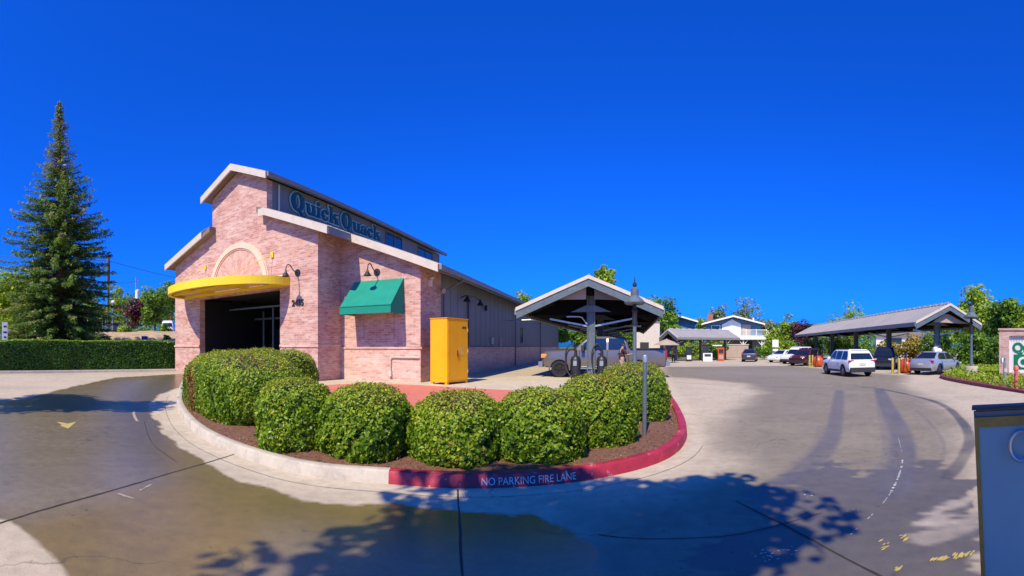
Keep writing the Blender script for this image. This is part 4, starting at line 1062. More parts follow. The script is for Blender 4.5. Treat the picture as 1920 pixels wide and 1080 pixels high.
def suv(p, trim=True, tall=1.62):
    d = dict(paint=p, w=1.84, l=4.42, wb=2.65, ax=1.33, wr=.355, zb=.26, sides=[(-1.85, -1.05), (-.98, -.18), (-.11, .75)],
        stations=[(-2.20, .84, .16, .92, 0), (-2.14, .93, .05, 1.00, 0), (-1.9, .99, .0, 1.03, 0), (-1.2, 1.0, 0, 1.04, 0), (0, 1.0, 0, 1.02, 0), (.85, 1.0, 0, 1.01, .01), (1.3, .985, 0, .99, .04), (1.8, .96, .02, .95, .04), (2.08, .88, .10, .86, .02), (2.2, .76, .18, .74, 0)],
        cab=(1.0, .35, -1.72, -2.12, 1.0, tall, .86, .66))
    X = -2.2
    d['extras'] = [('taillight', [((X + .06, .70, .93), (.10, .34, .13)), ((X + .06, -.70, .93), (.10, .34, .13))], M_['red_lens']),
        ('bumper', [((X + .03, 0, .42), (.20, 1.62, .28)), ((2.14, 0, .40), (.16, 1.5, .24))], M_['plastic']),
        ('licence_plate', [((X - .005, 0, .74), (.02, .42, .17))], M_['trim']), ('mirror', [((.62, .99, 1.08), (.14, .20, .14)), ((.62, -.99, 1.08), (.14, .20, .14))], p),
        ('headlight', [((2.06, .62, .80), (.18, .36, .14)), ((2.06, -.62, .80), (.18, .36, .14))], M_['clear_lens']),
        ('roof_rail', [((-.6, .60, tall + .02), (1.9, .04, .05)), ((-.6, -.60, tall + .02), (1.9, .04, .05))], M_['plastic']),
        ('sill', [((0, .90, .33), (1.9, .06, .12)), ((0, -.90, .33), (1.9, .06, .12))], M_['plastic']),
        ('door_handle', [((-.75, .925, .90), (.20, .03, .035)), ((-.75, -.925, .90), (.20, .03, .035)), ((.25, .925, .90), (.20, .03, .035)), ((.25, -.925, .90), (.20, .03, .035))], p)]
    return d
def sedan(p, h=1.43):
    d = dict(paint=p, w=1.80, l=4.63, wb=2.70, ax=1.40, wr=.33, zb=.20, sides=[(-1.35, -.32), (-.24, .95)],
        stations=[(-2.30, .80, .22, .86, 0), (-2.24, .90, .08, .98, 0), (-2.0, .96, .02, 1.02, .01), (-1.4, 1.0, 0, 1.0, .02), (0, 1.0, 0, .95, 0), (.9, 1.0, 0, .93, .01), (1.4, .98, 0, .88, .04), (1.95, .93, .02, .78, .04), (2.2, .82, .08, .66, .02), (2.32, .66, .14, .55, 0)],
        cab=(1.15, .28, -.95, -1.85, .94, h, .84, .58))
    X = -2.3
    d['extras'] = [('taillight', [((X + .10, .66, .84), (.16, .44, .15)), ((X + .10, -.66, .84), (.16, .44, .15))], M_['red_lens']),
        ('bumper', [((X + .05, 0, .36), (.16, 1.5, .16))], M_['plastic']), ('licence_plate', [((X - .005, 0, .66), (.02, .40, .16))], M_['trim']),
        ('mirror', [((.78, .95, 1.0), (.14, .20, .13)), ((.78, -.95, 1.0), (.14, .20, .13))], p),
        ('headlight', [((2.16, .60, .64), (.22, .36, .12)), ((2.16, -.60, .64), (.22, .36, .12))], M_['clear_lens']),
        ('door_handle', [((-.55, .90, .82), (.20, .03, .03)), ((-.55, -.90, .82), (.20, .03, .03)), ((.4, .90, .82), (.20, .03, .03)), ((.4, -.90, .82), (.20, .03, .03))], p)]
    return d
GV = 'vehicles parked on the lot'
def heading(dx, dy): return math.atan2(dy, dx)
# pickup under the near canopy, nose to the wash building
fr_ = polar(1019, 24.75); dirn = (math.cos(R1), math.sin(R1))
pk = dict(paint=P_grey, w=2.0, l=6.5, wb=4.1, ax=2.28, wr=.44, zb=.50, spokes=6, rim=M_['rim_dark'], sides=[(-1.22, -.26), (-.16, 1.05)], bed=(-3.2, -1.35, .95, 2.2),
    stations=[(-3.25, .92, .12, 1.48, 0), (-3.2, .98, .05, 1.50, 0), (-1.3, 1.0, .0, 1.50, 0), (-1.28, 1.0, 0, 1.46, 0), (1.2, 1.0, 0, 1.44, 0), (1.3, 1.0, 0, 1.44, .05), (2.6, .98, 0, 1.40, .07), (3.05, .95, .02, 1.34, .06), (3.2, .86, .06, 1.24, .02), (3.26, .80, .1, 1.1, 0)],
    cab=(1.62, .78, -1.16, -1.36, 1.42, 2.13, .91, .76))
pk['extras'] = [('taillight', [((-3.24, .90, 1.22), (.10, .17, .40)), ((-3.24, -.90, 1.22), (.10, .17, .40))], M_['red_lens']), ('bumper', [((-3.34, 0, .72), (.22, 1.86, .22)), ((3.30, 0, .68), (.22, 1.9, .30))], M_['rim']),
    ('headlight', [((3.12, .78, 1.12), (.30, .32, .22)), ((3.12, -.78, 1.12), (.30, .32, .22))], M_['amber_lens']), ('grille', [((3.27, 0, 1.05), (.06, 1.1, .36))], M_['plastic']),
    ('mirror', [((1.05, 1.16, 1.52), (.16, .24, .30)), ((1.05, -1.16, 1.52), (.16, .24, .30))], M_['plastic']), ('running_board', [((-.1, .98, .48), (2.6, .16, .07)), ((-.1, -.98, .48), (2.6, .16, .07))], M_['rim']),
    ('door_handle', [((-.85, 1.005, 1.24), (.24, .03, .05)), ((-.85, -1.005, 1.24), (.24, .03, .05)), ((.15, 1.005, 1.24), (.24, .03, .05)), ((.15, -1.005, 1.24), (.24, .03, .05))], M_['plastic']),
    ]
FL = []
PKx, PKy = fr_[0] + dirn[0] * 3.32, fr_[1] + dirn[1] * 3.32
truck = car('pickup_truck', 'grey pickup truck parked side-on under the near canopy with its nose to the building', 'pickup truck', PKx, PKy, 0, heading(-dirn[0], -dirn[1]), pk, GV)
for ax_ in (2.28, -1.82):
    for s_d in (-1, 1):
        A_ = arc((ax_, .44), .50, -.12, PI + .12, 16); B_ = arc((ax_, .44), .57, -.12, PI + .12, 16); m_b = MB()
        for i in range(16): m_b.prism([A_[i], B_[i], B_[i + 1], A_[i + 1]], lambda p, q, t: (p, t, q), s_d * .97, s_d * 1.035)
        m_b.build('fender_flare', P_grey, truck)
for s_d in (-1, 1):
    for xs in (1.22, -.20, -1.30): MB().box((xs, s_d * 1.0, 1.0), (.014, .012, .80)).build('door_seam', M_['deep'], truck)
    MB().box((-2.3, s_d * .985, 1.50), (1.85, .06, .05)).build('bed_rail', M_['plastic'], truck)
def at_lot(px, py): 
    d = (HC - LOT) * F / (py - YH); return polar(px, d)
sx_, sy_ = polar(1588, 28.6); car('parked_suv', 'white compact suv seen from behind, standing on the open lot', 'suv', sx_, sy_, LOT, heading(.30, .95), suv(P_white), GV)
sx_, sy_ = polar(1757, 30.3); car('parked_sedan', 'silver sedan with red tail light parked at the near end of the right canopy', 'sedan', sx_, sy_, LOT + .02, heading(.98, .16), sedan(P_silver, 1.46), GV)
sx_, sy_ = polar(1660, 36.5); car('parked_suv', 'black suv in the deep shade under the right canopy, beside two yellow bollards', 'suv', sx_, sy_, LOT, heading(-.80, -.60), suv(P_black, tall=1.75), GV)
sx_, sy_ = polar(1512, 43.5); car('parked_suv', 'dark maroon suv between the white cars and the orange drum', 'suv', sx_, sy_, LOT, heading(-.9, -.45), suv(P_maroon, tall=1.6), GV)
sx_, sy_ = polar(1496, 48.0); car('parked_suv', 'white suv parked behind the maroon one at the far end of the right canopy', 'suv', sx_, sy_, LOT, heading(-.93, -.36), suv(P_white, tall=1.78), GV)
sx_, sy_ = polar(1470, 52.5); car('parked_sedan', 'small white sedan, farthest left of the cars under the right canopy', 'sedan', sx_, sy_, LOT, heading(-.95, -.3), sedan(P_white), GV)
sx_, sy_ = polar(1406, 55); car('parked_sedan', 'slate blue sedan parked in front of the tan shed doors', 'sedan', sx_, sy_, LOT, heading(.55, .83), sedan(P_navy, 1.5), GV)

# ------------------------------------------------------------------ lamps, posts, small things
def lamp_post(x, y, z, label, base=False, parent_top=0):
    r = thing('street_lamp', label, 'street lamp', (x, y, z), 0, 'dark bell-shaded lamp posts')
    MB().lathe([(.16, 0), (.16, .12), (.11, .18), (.105, 1.0), (.085, 1.1), (.08, 2.55)], (0, 0, 0), 18).build('pole', M_['steel'], r, True)
    MB().lathe([(.115, 2.5), (.12, 2.55), (.10, 2.75), (.10, 3.05), (.13, 3.1), (.07, 3.2)], (0, 0, 0), 18).build('collar', M_['black'], r, True)
    MB().tube([(0, 0, 3.1), (0, 0, 3.5)], .075, 12).build('neck', M_['black'], r, True)
    MB().lathe([(.06, 3.40), (.36, 3.36), (.44, 3.42), (.45, 3.46), (.36, 3.56), (.24, 3.66), (.17, 3.74), (.165, 4.02), (.10, 4.06), (.05, 4.10)], (0, 0, 0), 24).build('lamp_shade', M_['steel'], r, True)
    MB().lathe([(.03, 4.06), (.05, 4.10), (.10, 4.17), (.09, 4.24), (.035, 4.29), (.03, 4.34), (.008, 4.55)], (0, 0, 0), 14).build('finial', M_['black'], r, True)
    return r
lx, ly = polar(1190, 19.0); lamp_post(lx, ly, 0.0, 'dark bell-shaded lamp post rising behind the clipped shrubs in front of the pickup')
lx, ly = polar(1821, 26.6); lamp_post(lx, ly, -.12, 'slim dark lamp post standing on a round concrete base by the right canopy')
b = thing('concrete_base', 'round pale concrete base under the right-hand lamp post', 'lamp base', (lx, ly, -.15))
MB().lathe([(.41, 0), (.41, .58), (.39, .61), (.05, .615)], (0, 0, 0), 28).build('drum', M_['conc'], b, True)
px_, py_ = polar(1208, 7.55)
pt = thing('marker_post', 'thin bare galvanised post with a bright cap standing in the mulch', 'post', (px_, py_, .1))
MB().tube([(0, 0, -.1), (.012, 0, 1.26)], .036, 14).build('tube', M_['steel'], pt, True); MB().lathe([(.041, 1.24), (.042, 1.34), (.035, 1.36), (.005, 1.365)], (.012, 0, 0), 14).build('cap', M_['galv'], pt, True)
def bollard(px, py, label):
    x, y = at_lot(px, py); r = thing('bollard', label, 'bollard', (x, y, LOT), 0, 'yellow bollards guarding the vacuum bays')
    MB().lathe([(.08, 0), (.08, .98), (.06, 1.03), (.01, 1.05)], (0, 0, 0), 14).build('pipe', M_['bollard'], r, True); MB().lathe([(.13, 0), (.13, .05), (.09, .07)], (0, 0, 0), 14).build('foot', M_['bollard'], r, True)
bollard(1518, 688.5, 'yellow bollard left of the far orange drum, farther from the white suv'); bollard(1523.5, 688, 'yellow bollard touching the left side of the far orange drum')
bollard(1673.5, 700.5, 'yellow bollard in front of the black suv, left one of the near pair'); bollard(1685.5, 701.5, 'yellow bollard beside the near orange drum')
def drum(px, py, r_, label):
    x, y = at_lot(px, py); r = thing('vacuum_drum', label, 'vacuum', (x, y, LOT), 0, 'orange vacuum drums')
    MB().lathe([(r_ * .55, 0), (r_ * .95, .16), (r_ * 1.05, .42), (r_ * .98, .68), (r_ * .6, .9), (r_ * .25, .98), (.02, 1.0)], (0, 0, 0), 22).build('tank', M_['orange'], r, True)
    MB().lathe([(.05, .95), (.05, 1.5)], (0, 0, 0), 10).build('pipe', M_['black'], r, True)
    MB().tube([tuple(p) for p in smooth_line([(0, 0, 1.45), (-.2, -.3, 1.5), (-.5, -.5, 1.1), (-.55, -.55, .4), (-.3, -.7, .06), (.3, -.75, .05)], 4)], .03, 8).build('hose', M_['black'], r, True)
drum(1534, 688, .47, 'orange vacuum drum beside the far pair of yellow bollards'); drum(1698, 699.5, .48, 'orange vacuum drum behind the silver sedan')
def vac(x, y, z, label):
    r = thing('vacuum_station', label, 'vacuum', (x, y, z), R1, 'dark vacuum stations by the canopy columns')
    MB().lathe([(.26, 0), (.27, .9), (.22, 1.05), (.08, 1.15), (.05, 1.5)], (0, 0, 0), 18).build('canister', M_['black'], r, True)
    MB().tube([tuple(p) for p in smooth_line([(0, 0, 1.45), (-.25, -.05, 1.75), (-.5, -.1, 1.3), (-.45, -.15, .5), (-.2, -.3, .1), (.1, -.35, .25)], 5)], .035, 8).build('hose', M_['plastic'], r, True)
    MB().box((0, -.28, .75), (.18, .03, .26)).build('panel', M_['galv'], r)
x, y = local(c1, .56, 1.35); vac(x, y, 0, 'dark vacuum station right behind the steel column in front of the pickup')
x, y = local(c1, -.80, 1.4); vac(x, y, 0, 'dark vacuum station left of the steel column, in front of the pickup door')

# ------------------------------------------------------------------ far dispensers, umbrella
def machine(px, d, w_, h, m, label, mat_screen='tan'):
    x, y = polar(px, d); r = thing('dispenser', label, 'dispenser', (x, y, LOT), -(px - CX) / F, 'machines under the small distant canopy')
    MB().box((0, 0, h / 2), (w_, .5, h)).build('body', m, r, bevel=.03); MB().box((0, -.26, h * .72), (w_ * .7, .02, h * .28)).build('screen', M_['glass'], r)
    MB().box((0, -.26, h * .3), (w_ * .7, .02, h * .3)).build('panel', M_[mat_screen], r); MB().box((0, 0, h + .05), (w_ * 1.1, .55, .10)).build('top', M_['black'], r)
machine(1292, 55, .75, 1.65, M_['black'], 'black dispenser left of the others under the small distant canopy', 'white')
machine(1327, 54, 1.1, 1.05, M_['white'], 'low white dispenser in the middle under the small distant canopy', 'white')
machine(1323, 56, .8, 1.9, M_['plastic'], 'tall dark dispenser behind the low white one', 'tan')
machine(1352, 56.5, .8, 1.7, M_['orange'], 'orange dispenser below the right end of the small distant canopy')
x, y = polar(1320, 57.6); r = thing('hanging_sign', 'pale orange sign hanging under the small distant canopy', 'sign', (x, y, 1.45), -.42)
MB().box((0, 0, .4), (.50, .05, .75)).build('panel', mat('peach_sign', (.72, .42, .22), .6), r); MB().bar((0, 0, .75), (0, 0, 1.35), .03, .03).build('hanger', M_['black'], r)
for px, lab in ((1300, 'white hanging tube lamp left of the pale orange sign under the distant canopy'), (1345, 'white hanging tube lamp right of the pale orange sign under the distant canopy')):
    x, y = polar(px, 57.4); r = thing('tube_lamp', lab, 'lamp', (x, y, 1.75), -.42, 'white tube lamps'); MB().box((0, 0, 0), (1.2, .12, .14)).build('tube', M_['white'], r)
    for s in (-.5, .5): MB().bar((s, 0, .07), (s, 0, .95), .02, .02).build('hanger', M_['black'], r)
x, y = polar(1250, 50); r = thing('parasol', 'tan parasol behind the tail of the pickup', 'parasol', (x, y, LOT))
MB().lathe([(1.5, 1.95), (1.48, 2.0), (.8, 2.35), (.1, 2.6), (.02, 2.66)], (0, 0, 0), 8).build('canopy', M_['tan'], r); MB().tube([(0, 0, 0), (0, 0, 2.5)], .04).build('pole', M_['wood_pole'], r); MB().lathe([(.4, 0), (.38, .1), (.06, .14)], (0, 0, 0), 16).build('base', M_['conc'], r)

# ------------------------------------------------------------------ right bed, monument sign, pipes
RB = [gp(p[0], p[1], LOT) for p in ((1776, 703), (1762, 707.5), (1770, 712), (1800, 718.5), (1860, 729.5), (1920, 741), (1990, 757))]
RK = smooth_line(RB, 8)
kerb('dull_red_kerb', RK, M_['red_kerb_dull'], 1, .16, zf=LOT)
far_ = [polar(2010, 21), polar(2000, 33), polar(1800, 36)]
inn = [tuple(p) for p in offset_line(RK, .16)] + far_
struct(MB().add([(x, y, LOT + .10) for x, y in inn] + [(x, y, LOT - .05) for x, y in inn], [tuple(range(len(inn)))] + [(i, (i + 1) % len(inn), len(inn) + (i + 1) % len(inn), len(inn) + i) for i in range(len(inn))]).build('planting_soil', M_['mulch']))
N = 9000; gx = RNG.uniform(12, 32, N * 5); gy = RNG.uniform(5, 26, N * 5); ok = sdf_poly(gx, gy, inn) > .06
gx, gy = gx[ok][:N], gy[ok][:N]; dd = np.hypot(gx, gy); hh = .16 + .30 * fbm(gx * 1.1, gy * 1.1, 8, 3); gzv = LOT + .12 + RNG.random(len(gx)) * hh
tag(link('ground_cover', leaf_mesh('ground_cover', np.stack([gx, gy, gzv], 1), np.tile([0, -.3, 1.0], (len(gx), 1)), .17, .5 + RNG.normal(0, .22, len(gx)), [LEAF['lime']], aspect=.45, spread=.9)),
    'low bright green ground cover in the bed behind the dull red kerb', 'ground cover', kind='stuff')
mx, my = polar(1874, 23.5); ms = thing('monument_sign', 'brick-framed monument sign with green lettering at the right edge', 'sign', (mx, my, LOT), math.radians(-66))
mb = MB(); mb.span((0, -.25, 0), (.52, .25, 2.62)); mb.span((3.7, -.25, 0), (4.2, .25, 2.62)); mb.span((.52, -.25, 2.34), (3.7, .25, 2.62)); mb.span((.52, -.25, 0), (3.7, .25, .45)); mb.build('frame', M_['brick_low'], ms)
MB().span((-.05, -.30, 2.622), (4.25, .30, 2.72)).build('cap', M_['brick_low'], ms)
MB().span((.52, -.12, .45), (3.7, .05, 2.34)).build('panel', M_['white'], ms)
mb = MB()
for k in range(22): mb.span((.60 + k * .14, -.135, 2.08), (.66 + k * .14, -.122, 2.30))
mb.build('louvre', M_['trim'], ms)
MB().span((.75, -.145, .62), (3.5, -.122, 1.38)).build('green_band', M_['green_paint'], ms, bevel=.01)
put_text('lettering', 'Quick', .50, M_['green_paint'], ms, (.68, -.135, 1.50), (1, 0, 0), (0, 0, 1), .02, .03)
put_text('lettering', 'Car Wash', .52, M_['white'], ms, (.95, -.158, .74), (1, 0, 0), (0, 0, 1), .02, .03)
x, y = polar(1884, 20.2); r = thing('vent_pipe', 'white bent standpipe in front of the monument sign', 'pipe', (x, y, LOT + .1))
MB().tube([(.1, .05, 0), (.1, .05, 1.0), (.06, .05, 1.15), (-.1, .04, 1.2), (-.22, .02, 1.12), (-.25, 0, .95)], .075, 10).build('pipe', M_['galv'], r, True); MB().lathe([(.09, .55), (.09, .7)], (.1, .05, 0), 12).build('joint', M_['trim'], r, True)
x, y = polar(1905, 18.0); r = thing('standpipe', 'faded red fire standpipe at the right edge of the picture', 'standpipe', (x, y, LOT + .1))
MB().lathe([(.085, 0), (.085, .72), (.11, .75), (.11, .86), (.06, .93), (.01, .95)], (0, 0, 0), 14).build('barrel', M_['pinkpost'], r, True); MB().tube([(0, 0, .68), (-.16, -.05, .66)], [.05, .065], 10).build('outlet', M_['pinkpost'], r, True)

# ------------------------------------------------------------------ framed metal panel at the right edge, near the camera
d0 = 1.85; qx, qy = polar(1853, d0)
pn = thing('metal_board', 'blue metal board with a dark steel edge close to the camera at the right', 'board', (qx, qy, 0), math.radians(-60)); pn.rotation_euler.y = math.radians(-2.57)
H_ = HC - 118 * d0 / F
MB().span((0, 0, .08), (1.1, .04, H_)).build('cabinet', M_['steel'], pn, bevel=.008)
fm = MB(); fm.span((0.002, -.014, .10), (.018, -.001, H_ - .03)); fm.span((1.06, -.014, .10), (1.098, -.001, H_ - .03)); fm.span((.018, -.014, H_ - .07), (1.06, -.001, H_ - .03)); fm.build('frame', mat('brass_edge', (.20, .165, .05), .35, .5, .3, 6), pn)
MB().span((-.006, -.02, H_ + .001), (1.106, .05, H_ + .014)).build('cap', M_['black'], pn)
def board_mat():
    m, nt, out = _nt('sky_reflection_blue'); co = coord(nt)  # the reflected sky is put into the base colour as an even blue
    princ(nt, out, ramp(nt, noise(nt, co, 2.5, 4), [(.3, (.14, .29, .33)), (.7, (.18, .34, .39))]), .3, .0, .35, noise(nt, co, 4, 2), .05, .02); return m
MB().span((.018, -.007, .10), (1.06, -.002, H_ - .07)).build('panel', board_mat(), pn)
loop = [(.185 + .045 * math.cos(a), -.035, H_ - .15 + .06 * math.sin(a)) for a in np.linspace(-.3, 2 * PI - .9, 22)]
MB().tube(loop, .008, 8).build('handle', M_['rim'], pn, True)
for s in (.05, 1.05): MB().span((s - .03, .0, 0), (s + .03, .04, .08)).build('foot', M_['black'], pn)
# ------------------------------------------------------------------ left bank, box hedge, kerb
def bank(name, pts, m, n=60):
    """earth bank: rows of (px, d, z) interpolated"""
    mb = MB(); rows = []
    for (d, zfn) in pts:
        row = []
        for k in range(n + 1):
            px = -140 + (480 + 140) * k / n; x, y = polar(px, d)
            row.append((x, y, zfn(px) + .7 * (float(fbm(np.array([x * .3 + 40]), np.array([y * .3 + 40]), 4, 4)[0]) - .5) * (1 if d > 36 else 0)))
        rows.append(row)
    vs = [p for r in rows for p in r]; w_ = n + 1
    mb.add(vs, [(i * w_ + k, i * w_ + k + 1, (i + 1) * w_ + k + 1, (i + 1) * w_ + k) for i in range(len(rows) - 1) for k in range(n)])
    return struct(mb.build(name, m, None, True, fix=False))
M_['straw'] = mat('dry_grass', (.46, .33, .19), .95, 0, .3, .7, bstr=.8, dirt=(.22, .19, .07))
s1 = lambda a: (lambda px: a * min(1, max(0.05, (px + 40) / 220)))
bank('dry_bank', [(34.5, lambda p: -.05), (37, s1(.9)), (40, s1(1.9)), (44, s1(2.7)), (48, s1(3.1)), (60, s1(3.4)), (90, s1(3.6)), (160, s1(4)), (161, lambda p: -.5)], M_['straw'])

def box_hedge(name, label, path, h, wd, n, leaf, kind, group=None, z0=0.0):
    P = smooth_line(path, 10); s = np.concatenate([[0], np.cumsum(np.linalg.norm(np.diff(P, axis=0), axis=1))]); Lg = s[-1]
    T = np.gradient(P, axis=0); T /= np.linalg.norm(T, axis=1)[:, None]; Nn = np.stack([T[:, 1], -T[:, 0]], 1)
    a = RNG.uniform(0, Lg, n); per = 2 * h + wd; u = RNG.uniform(0, per, n)
    cx = np.interp(a, s, P[:, 0]); cy = np.interp(a, s, P[:, 1]); nx = np.interp(a, s, Nn[:, 0]); ny = np.interp(a, s, Nn[:, 1])
    hh = h * (1 + .06 * (fbm(a * .5 + 30, a * 0 + 3, 3, 3) - .5)); o = np.empty(n); z = np.empty(n); nz = np.zeros(n); sg = np.zeros(n)
    f = u < h; t_ = (u >= h) & (u < h + wd); b = u >= h + wd
    o[f] = wd / 2; z[f] = u[f] / h * hh[f]; sg[f] = 1; o[b] = -wd / 2; z[b] = (u[b] - h - wd) / h * hh[b]; sg[b] = -1
    o[t_] = (u[t_] - h) - wd / 2; z[t_] = hh[t_]; nz[t_] = 1
    edge = np.clip((z / hh - .86) / .14, 0, 1); o = o * (1 - .14 * edge * (nz < .5))
    bump_ = .16 * (fbm(a * 1.1 + 50, z * 1.1 + o + 50, 6, 3) - .5); o = o + sg * (bump_ - RNG.random(n) ** 2 * .10); z = z + nz * (bump_ - RNG.random(n) ** 2 * .08)
    p = np.stack([cx + nx * o, cy + ny * o, z + .05], 1); nr = np.stack([nx * sg, ny * sg, nz], 1)
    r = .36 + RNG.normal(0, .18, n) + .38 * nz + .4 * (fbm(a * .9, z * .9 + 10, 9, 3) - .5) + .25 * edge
    A = offset_line(P, wd * .42); B = offset_line(P, -wd * .42); k = len(P)
    cv = np.vstack([np.c_[A, np.zeros(k)], np.c_[A, np.full(k, h * .93)], np.c_[B, np.full(k, h * .93)], np.c_[B, np.zeros(k)]])
    cf = [(r0 * k + i, r0 * k + i + 1, (r0 + 1) * k + i + 1, (r0 + 1) * k + i) for r0 in range(3) for i in range(k - 1)] + [(0, k, 2 * k, 3 * k), (k - 1, 4 * k - 1, 3 * k - 1, 2 * k - 1)]
    me = leaf_mesh(name, p, nr, leaf, r, [LEAF[kind], M_['dark_core']], (cv, cf), aspect=.6, spread=.6)
    return tag(link(name, me, None, (0, 0, z0)), label, 'hedge', group)
hp = [polar(-70, 28.2), polar(60, 28.8), polar(200, 29.8), polar(349, 31.2)]
hp = [tuple(p) for p in offset_line(smooth_line(hp, 3), .6)]
box_hedge('box_hedge', 'long dark boxy hedge along the far side of the wet driveway, left of the building', hp, 1.95, 1.25, 34000, .12, 'lefthedge')
hk = smooth_line([polar(-80, 26.8), polar(60, 27.2), polar(200, 28.2), polar(346, 29.6)], 6)
kerb('driveway_kerb', hk, M_['conc'], 1, .16)

# ------------------------------------------------------------------ the tall conifer
def conifer(name, label, x, y, z0, h, prof, n_br=420):
    root = thing(name, label, 'tree', (x, y, z0))
    rad = lambda z: float(np.interp(z, [p[0] for p in prof], [p[1] for p in prof]))
    Pn, Nn, Un, Rn, Sz = [], [], [], [], []
    br = MB(); z = prof[0][0]; k = 0
    zs = np.sort(prof[0][0] + (h - .4 - prof[0][0]) * RNG.random(n_br) ** 1.15)
    for z in zs:
        a = RNG.uniform(0, 2 * PI); r = rad(z) * RNG.choice([.5, .75, .95, 1.05, 1.25]) * RNG.uniform(.9, 1.1); top = z / h
        up = .35 * top - .10; droop = -.32 * (1 - top)
        pts = []
        for t in np.linspace(0, 1, 6):
            pts.append((r * t * math.cos(a), r * t * math.sin(a), z + r * (up * t + droop * t * t * 1.2 + .18 * t ** 4)))
        br.tube(pts, [.05 * (1 - top) + .018, .04 * (1 - top) + .014, .03, .022, .014, .006], 4)
        m = int((62 if top < .7 else 26) * max(.35, r / 2.6) * (1.35 if top < .55 else .8)) + 4
        tone = RNG.normal(0, .15) + (.18 if top > .72 else 0)
        for _ in range(m):
            t = RNG.uniform(.12, 1.0) ** .7; i = min(4, int(t * 5)); f = t * 5 - i
            p = np.array(pts[i]) * (1 - f) + np.array(pts[i + 1]) * f
            side = RNG.choice([-1, 1]); sp = (.12 + .34 * (1 - t)) * min(1, r / 1.5) * RNG.random()
            p = p + np.array([-math.sin(a), math.cos(a), 0]) * side * sp + np.array([0, 0, RNG.normal(-.04, .07)])
            Pn.append(p); d = np.array([math.cos(a), math.sin(a), -.25 + up]) + np.array([-math.sin(a), math.cos(a), 0]) * side * .8
            Un.append(d); Nn.append([RNG.normal(0, .3) + .4 * math.cos(a), RNG.normal(0, .3) + .4 * math.sin(a), .8]); Rn.append(.42 + tone + RNG.normal(0, .16) + .15 * (t > .85)); Sz.append(RNG.uniform(.17, .36) * (1 if top < .75 else .75))
    Pn = np.array(Pn); me = leaf_mesh('crown', Pn, np.array(Nn), np.array(Sz), np.array(Rn), [LEAF['redwood']], aspect=.30, spread=.4, fold=.06, updir=np.array(Un))
    link('crown', me, root)
    br.build('limbs', M_['redwood_bark'], root, False, fix=False)
    MB().tube([(0, 0, -.3), (0, 0, 1.2), (.05, 0, h * .5), (0, .03, h * .85), (0, 0, h - .05)], [.48, .38, .22, .07, .015], 10).build('trunk', M_['redwood_bark'], root, True)
    return root
x, y = polar(112, 36.5)
conifer('conifer_tree', 'very tall dark conifer with a thin bare top, behind the box hedge at the left', x, y, 0, 21.6, [(1.7, 3.3), (3.8, 4.2), (6.5, 3.9), (10, 3.4), (12.8, 2.7), (15, 1.75), (17.2, 1.05), (19.4, .6), (21.6, .06)], 1250)

# ------------------------------------------------------------------ broadleaf trees and shrubs of the background
def bg(px, d, z0, ytop, hw, kind, label, n=2200, leaf=.28, name='tree', cat='tree', squash=None, group=None, clumps=26):
    x, y = polar(px, d); zt = zat(d, ytop) - z0; r = hw * d / F
    rz = zt * .42 if name == 'tree' else zt * .52
    rz = min(rz, r * 1.5) if squash is None else squash
    return tree(name, label, cat, x, y, z0, zt, (r, r, rz), kind, n, leaf, clumps, max(.06, zt * .016), group)
GT = 'trees beyond the lot'; GS = 'shrubs along the back of the lot'
bg(22, 50, .3, 497, 78, 'lime', 'broad light green tree left of the tall conifer, cut by the left edge', 5200, .34, group=GT, clumps=40, squash=3.9)
bg(96, 39, 0, 588, 42, 'grey', 'olive shrub at the foot of the tall conifer, left side', 1800, .22, 'shrub', 'shrub', group=GS)
bg(20, 38, 0, 592, 34, 'lime', 'yellow-green shrub behind the white sign at the left edge', 1500, .22, 'shrub', 'shrub', group=GS)
bg(150, 44, 1.2, 575, 42, 'green', 'dark shrubby tree right behind the tall conifer', 2200, .25, group=GT)
bg(253, 58, 2.9, 553, 27, 'purple', 'purple-leaved tree on the dry bank, left of the canopy edge', 2300, .25, group=GT)
bg(292, 54, 2.6, 532, 34, 'green', 'round green tree on the dry bank beside the brick building', 2900, .25, group=GT)
bg(222, 82, 3.4, 536, 30, 'lime', 'light green tree behind the bare wooden pole', 1800, .34, group=GT)
bg(322, 80, 3.4, 518, 26, 'green', 'dark green tree peeping out above the left end of the yellow canopy', 1800, .34, group=GT)
bg(272, 92, 3.4, 535, 36, 'lime', 'pale green tree behind the purple-leaved one', 1900, .38, group=GT)
bg(186, 78, 3.0, 560, 30, 'green', 'green tree between the tall conifer and the bare wooden pole', 1700, .32, group=GT)
bg(238, 98, 3.4, 542, 30, 'green', 'green tree far behind the thin pale light pole', 1700, .38, group=GT)
bg(300, 100, 3.4, 528, 34, 'green', 'green tree far behind the round tree on the bank', 1900, .38, group=GT)
bg(168, 96, 3.2, 548, 30, 'lime', 'light green tree far behind the right side of the tall conifer', 1700, .36, group=GT)
bg(60, 60, 1, 520, 44, 'green', 'green tree right behind the left half of the tall conifer', 2600, .32, group=GT)
bg(236, 50, 2.4, 606, 18, 'lime', 'low bright shrub at the top of the dry bank beside the light pole', 800, .2, 'shrub', 'shrub', group=GS)
bg(268, 52, 2.6, 610, 16, 'green', 'low dark shrub at the top of the dry bank below the purple tree', 800, .2, 'shrub', 'shrub', group=GS)
bg(308, 50, 2.5, 604, 14, 'green', 'low shrub at the top of the dry bank in front of the white van', 800, .2, 'shrub', 'shrub', group=GS)
bg(200, 40, 1.3, 628, 16, 'autumn', 'small straw-coloured bush on the bank above the box hedge', 700, .18, 'shrub', 'shrub', group=GS)
bg(313, 42, 1.9, 626, 9, 'green', 'small round dark bush by the left wall of the brick building', 500, .15, 'shrub', 'shrub', group=GS)
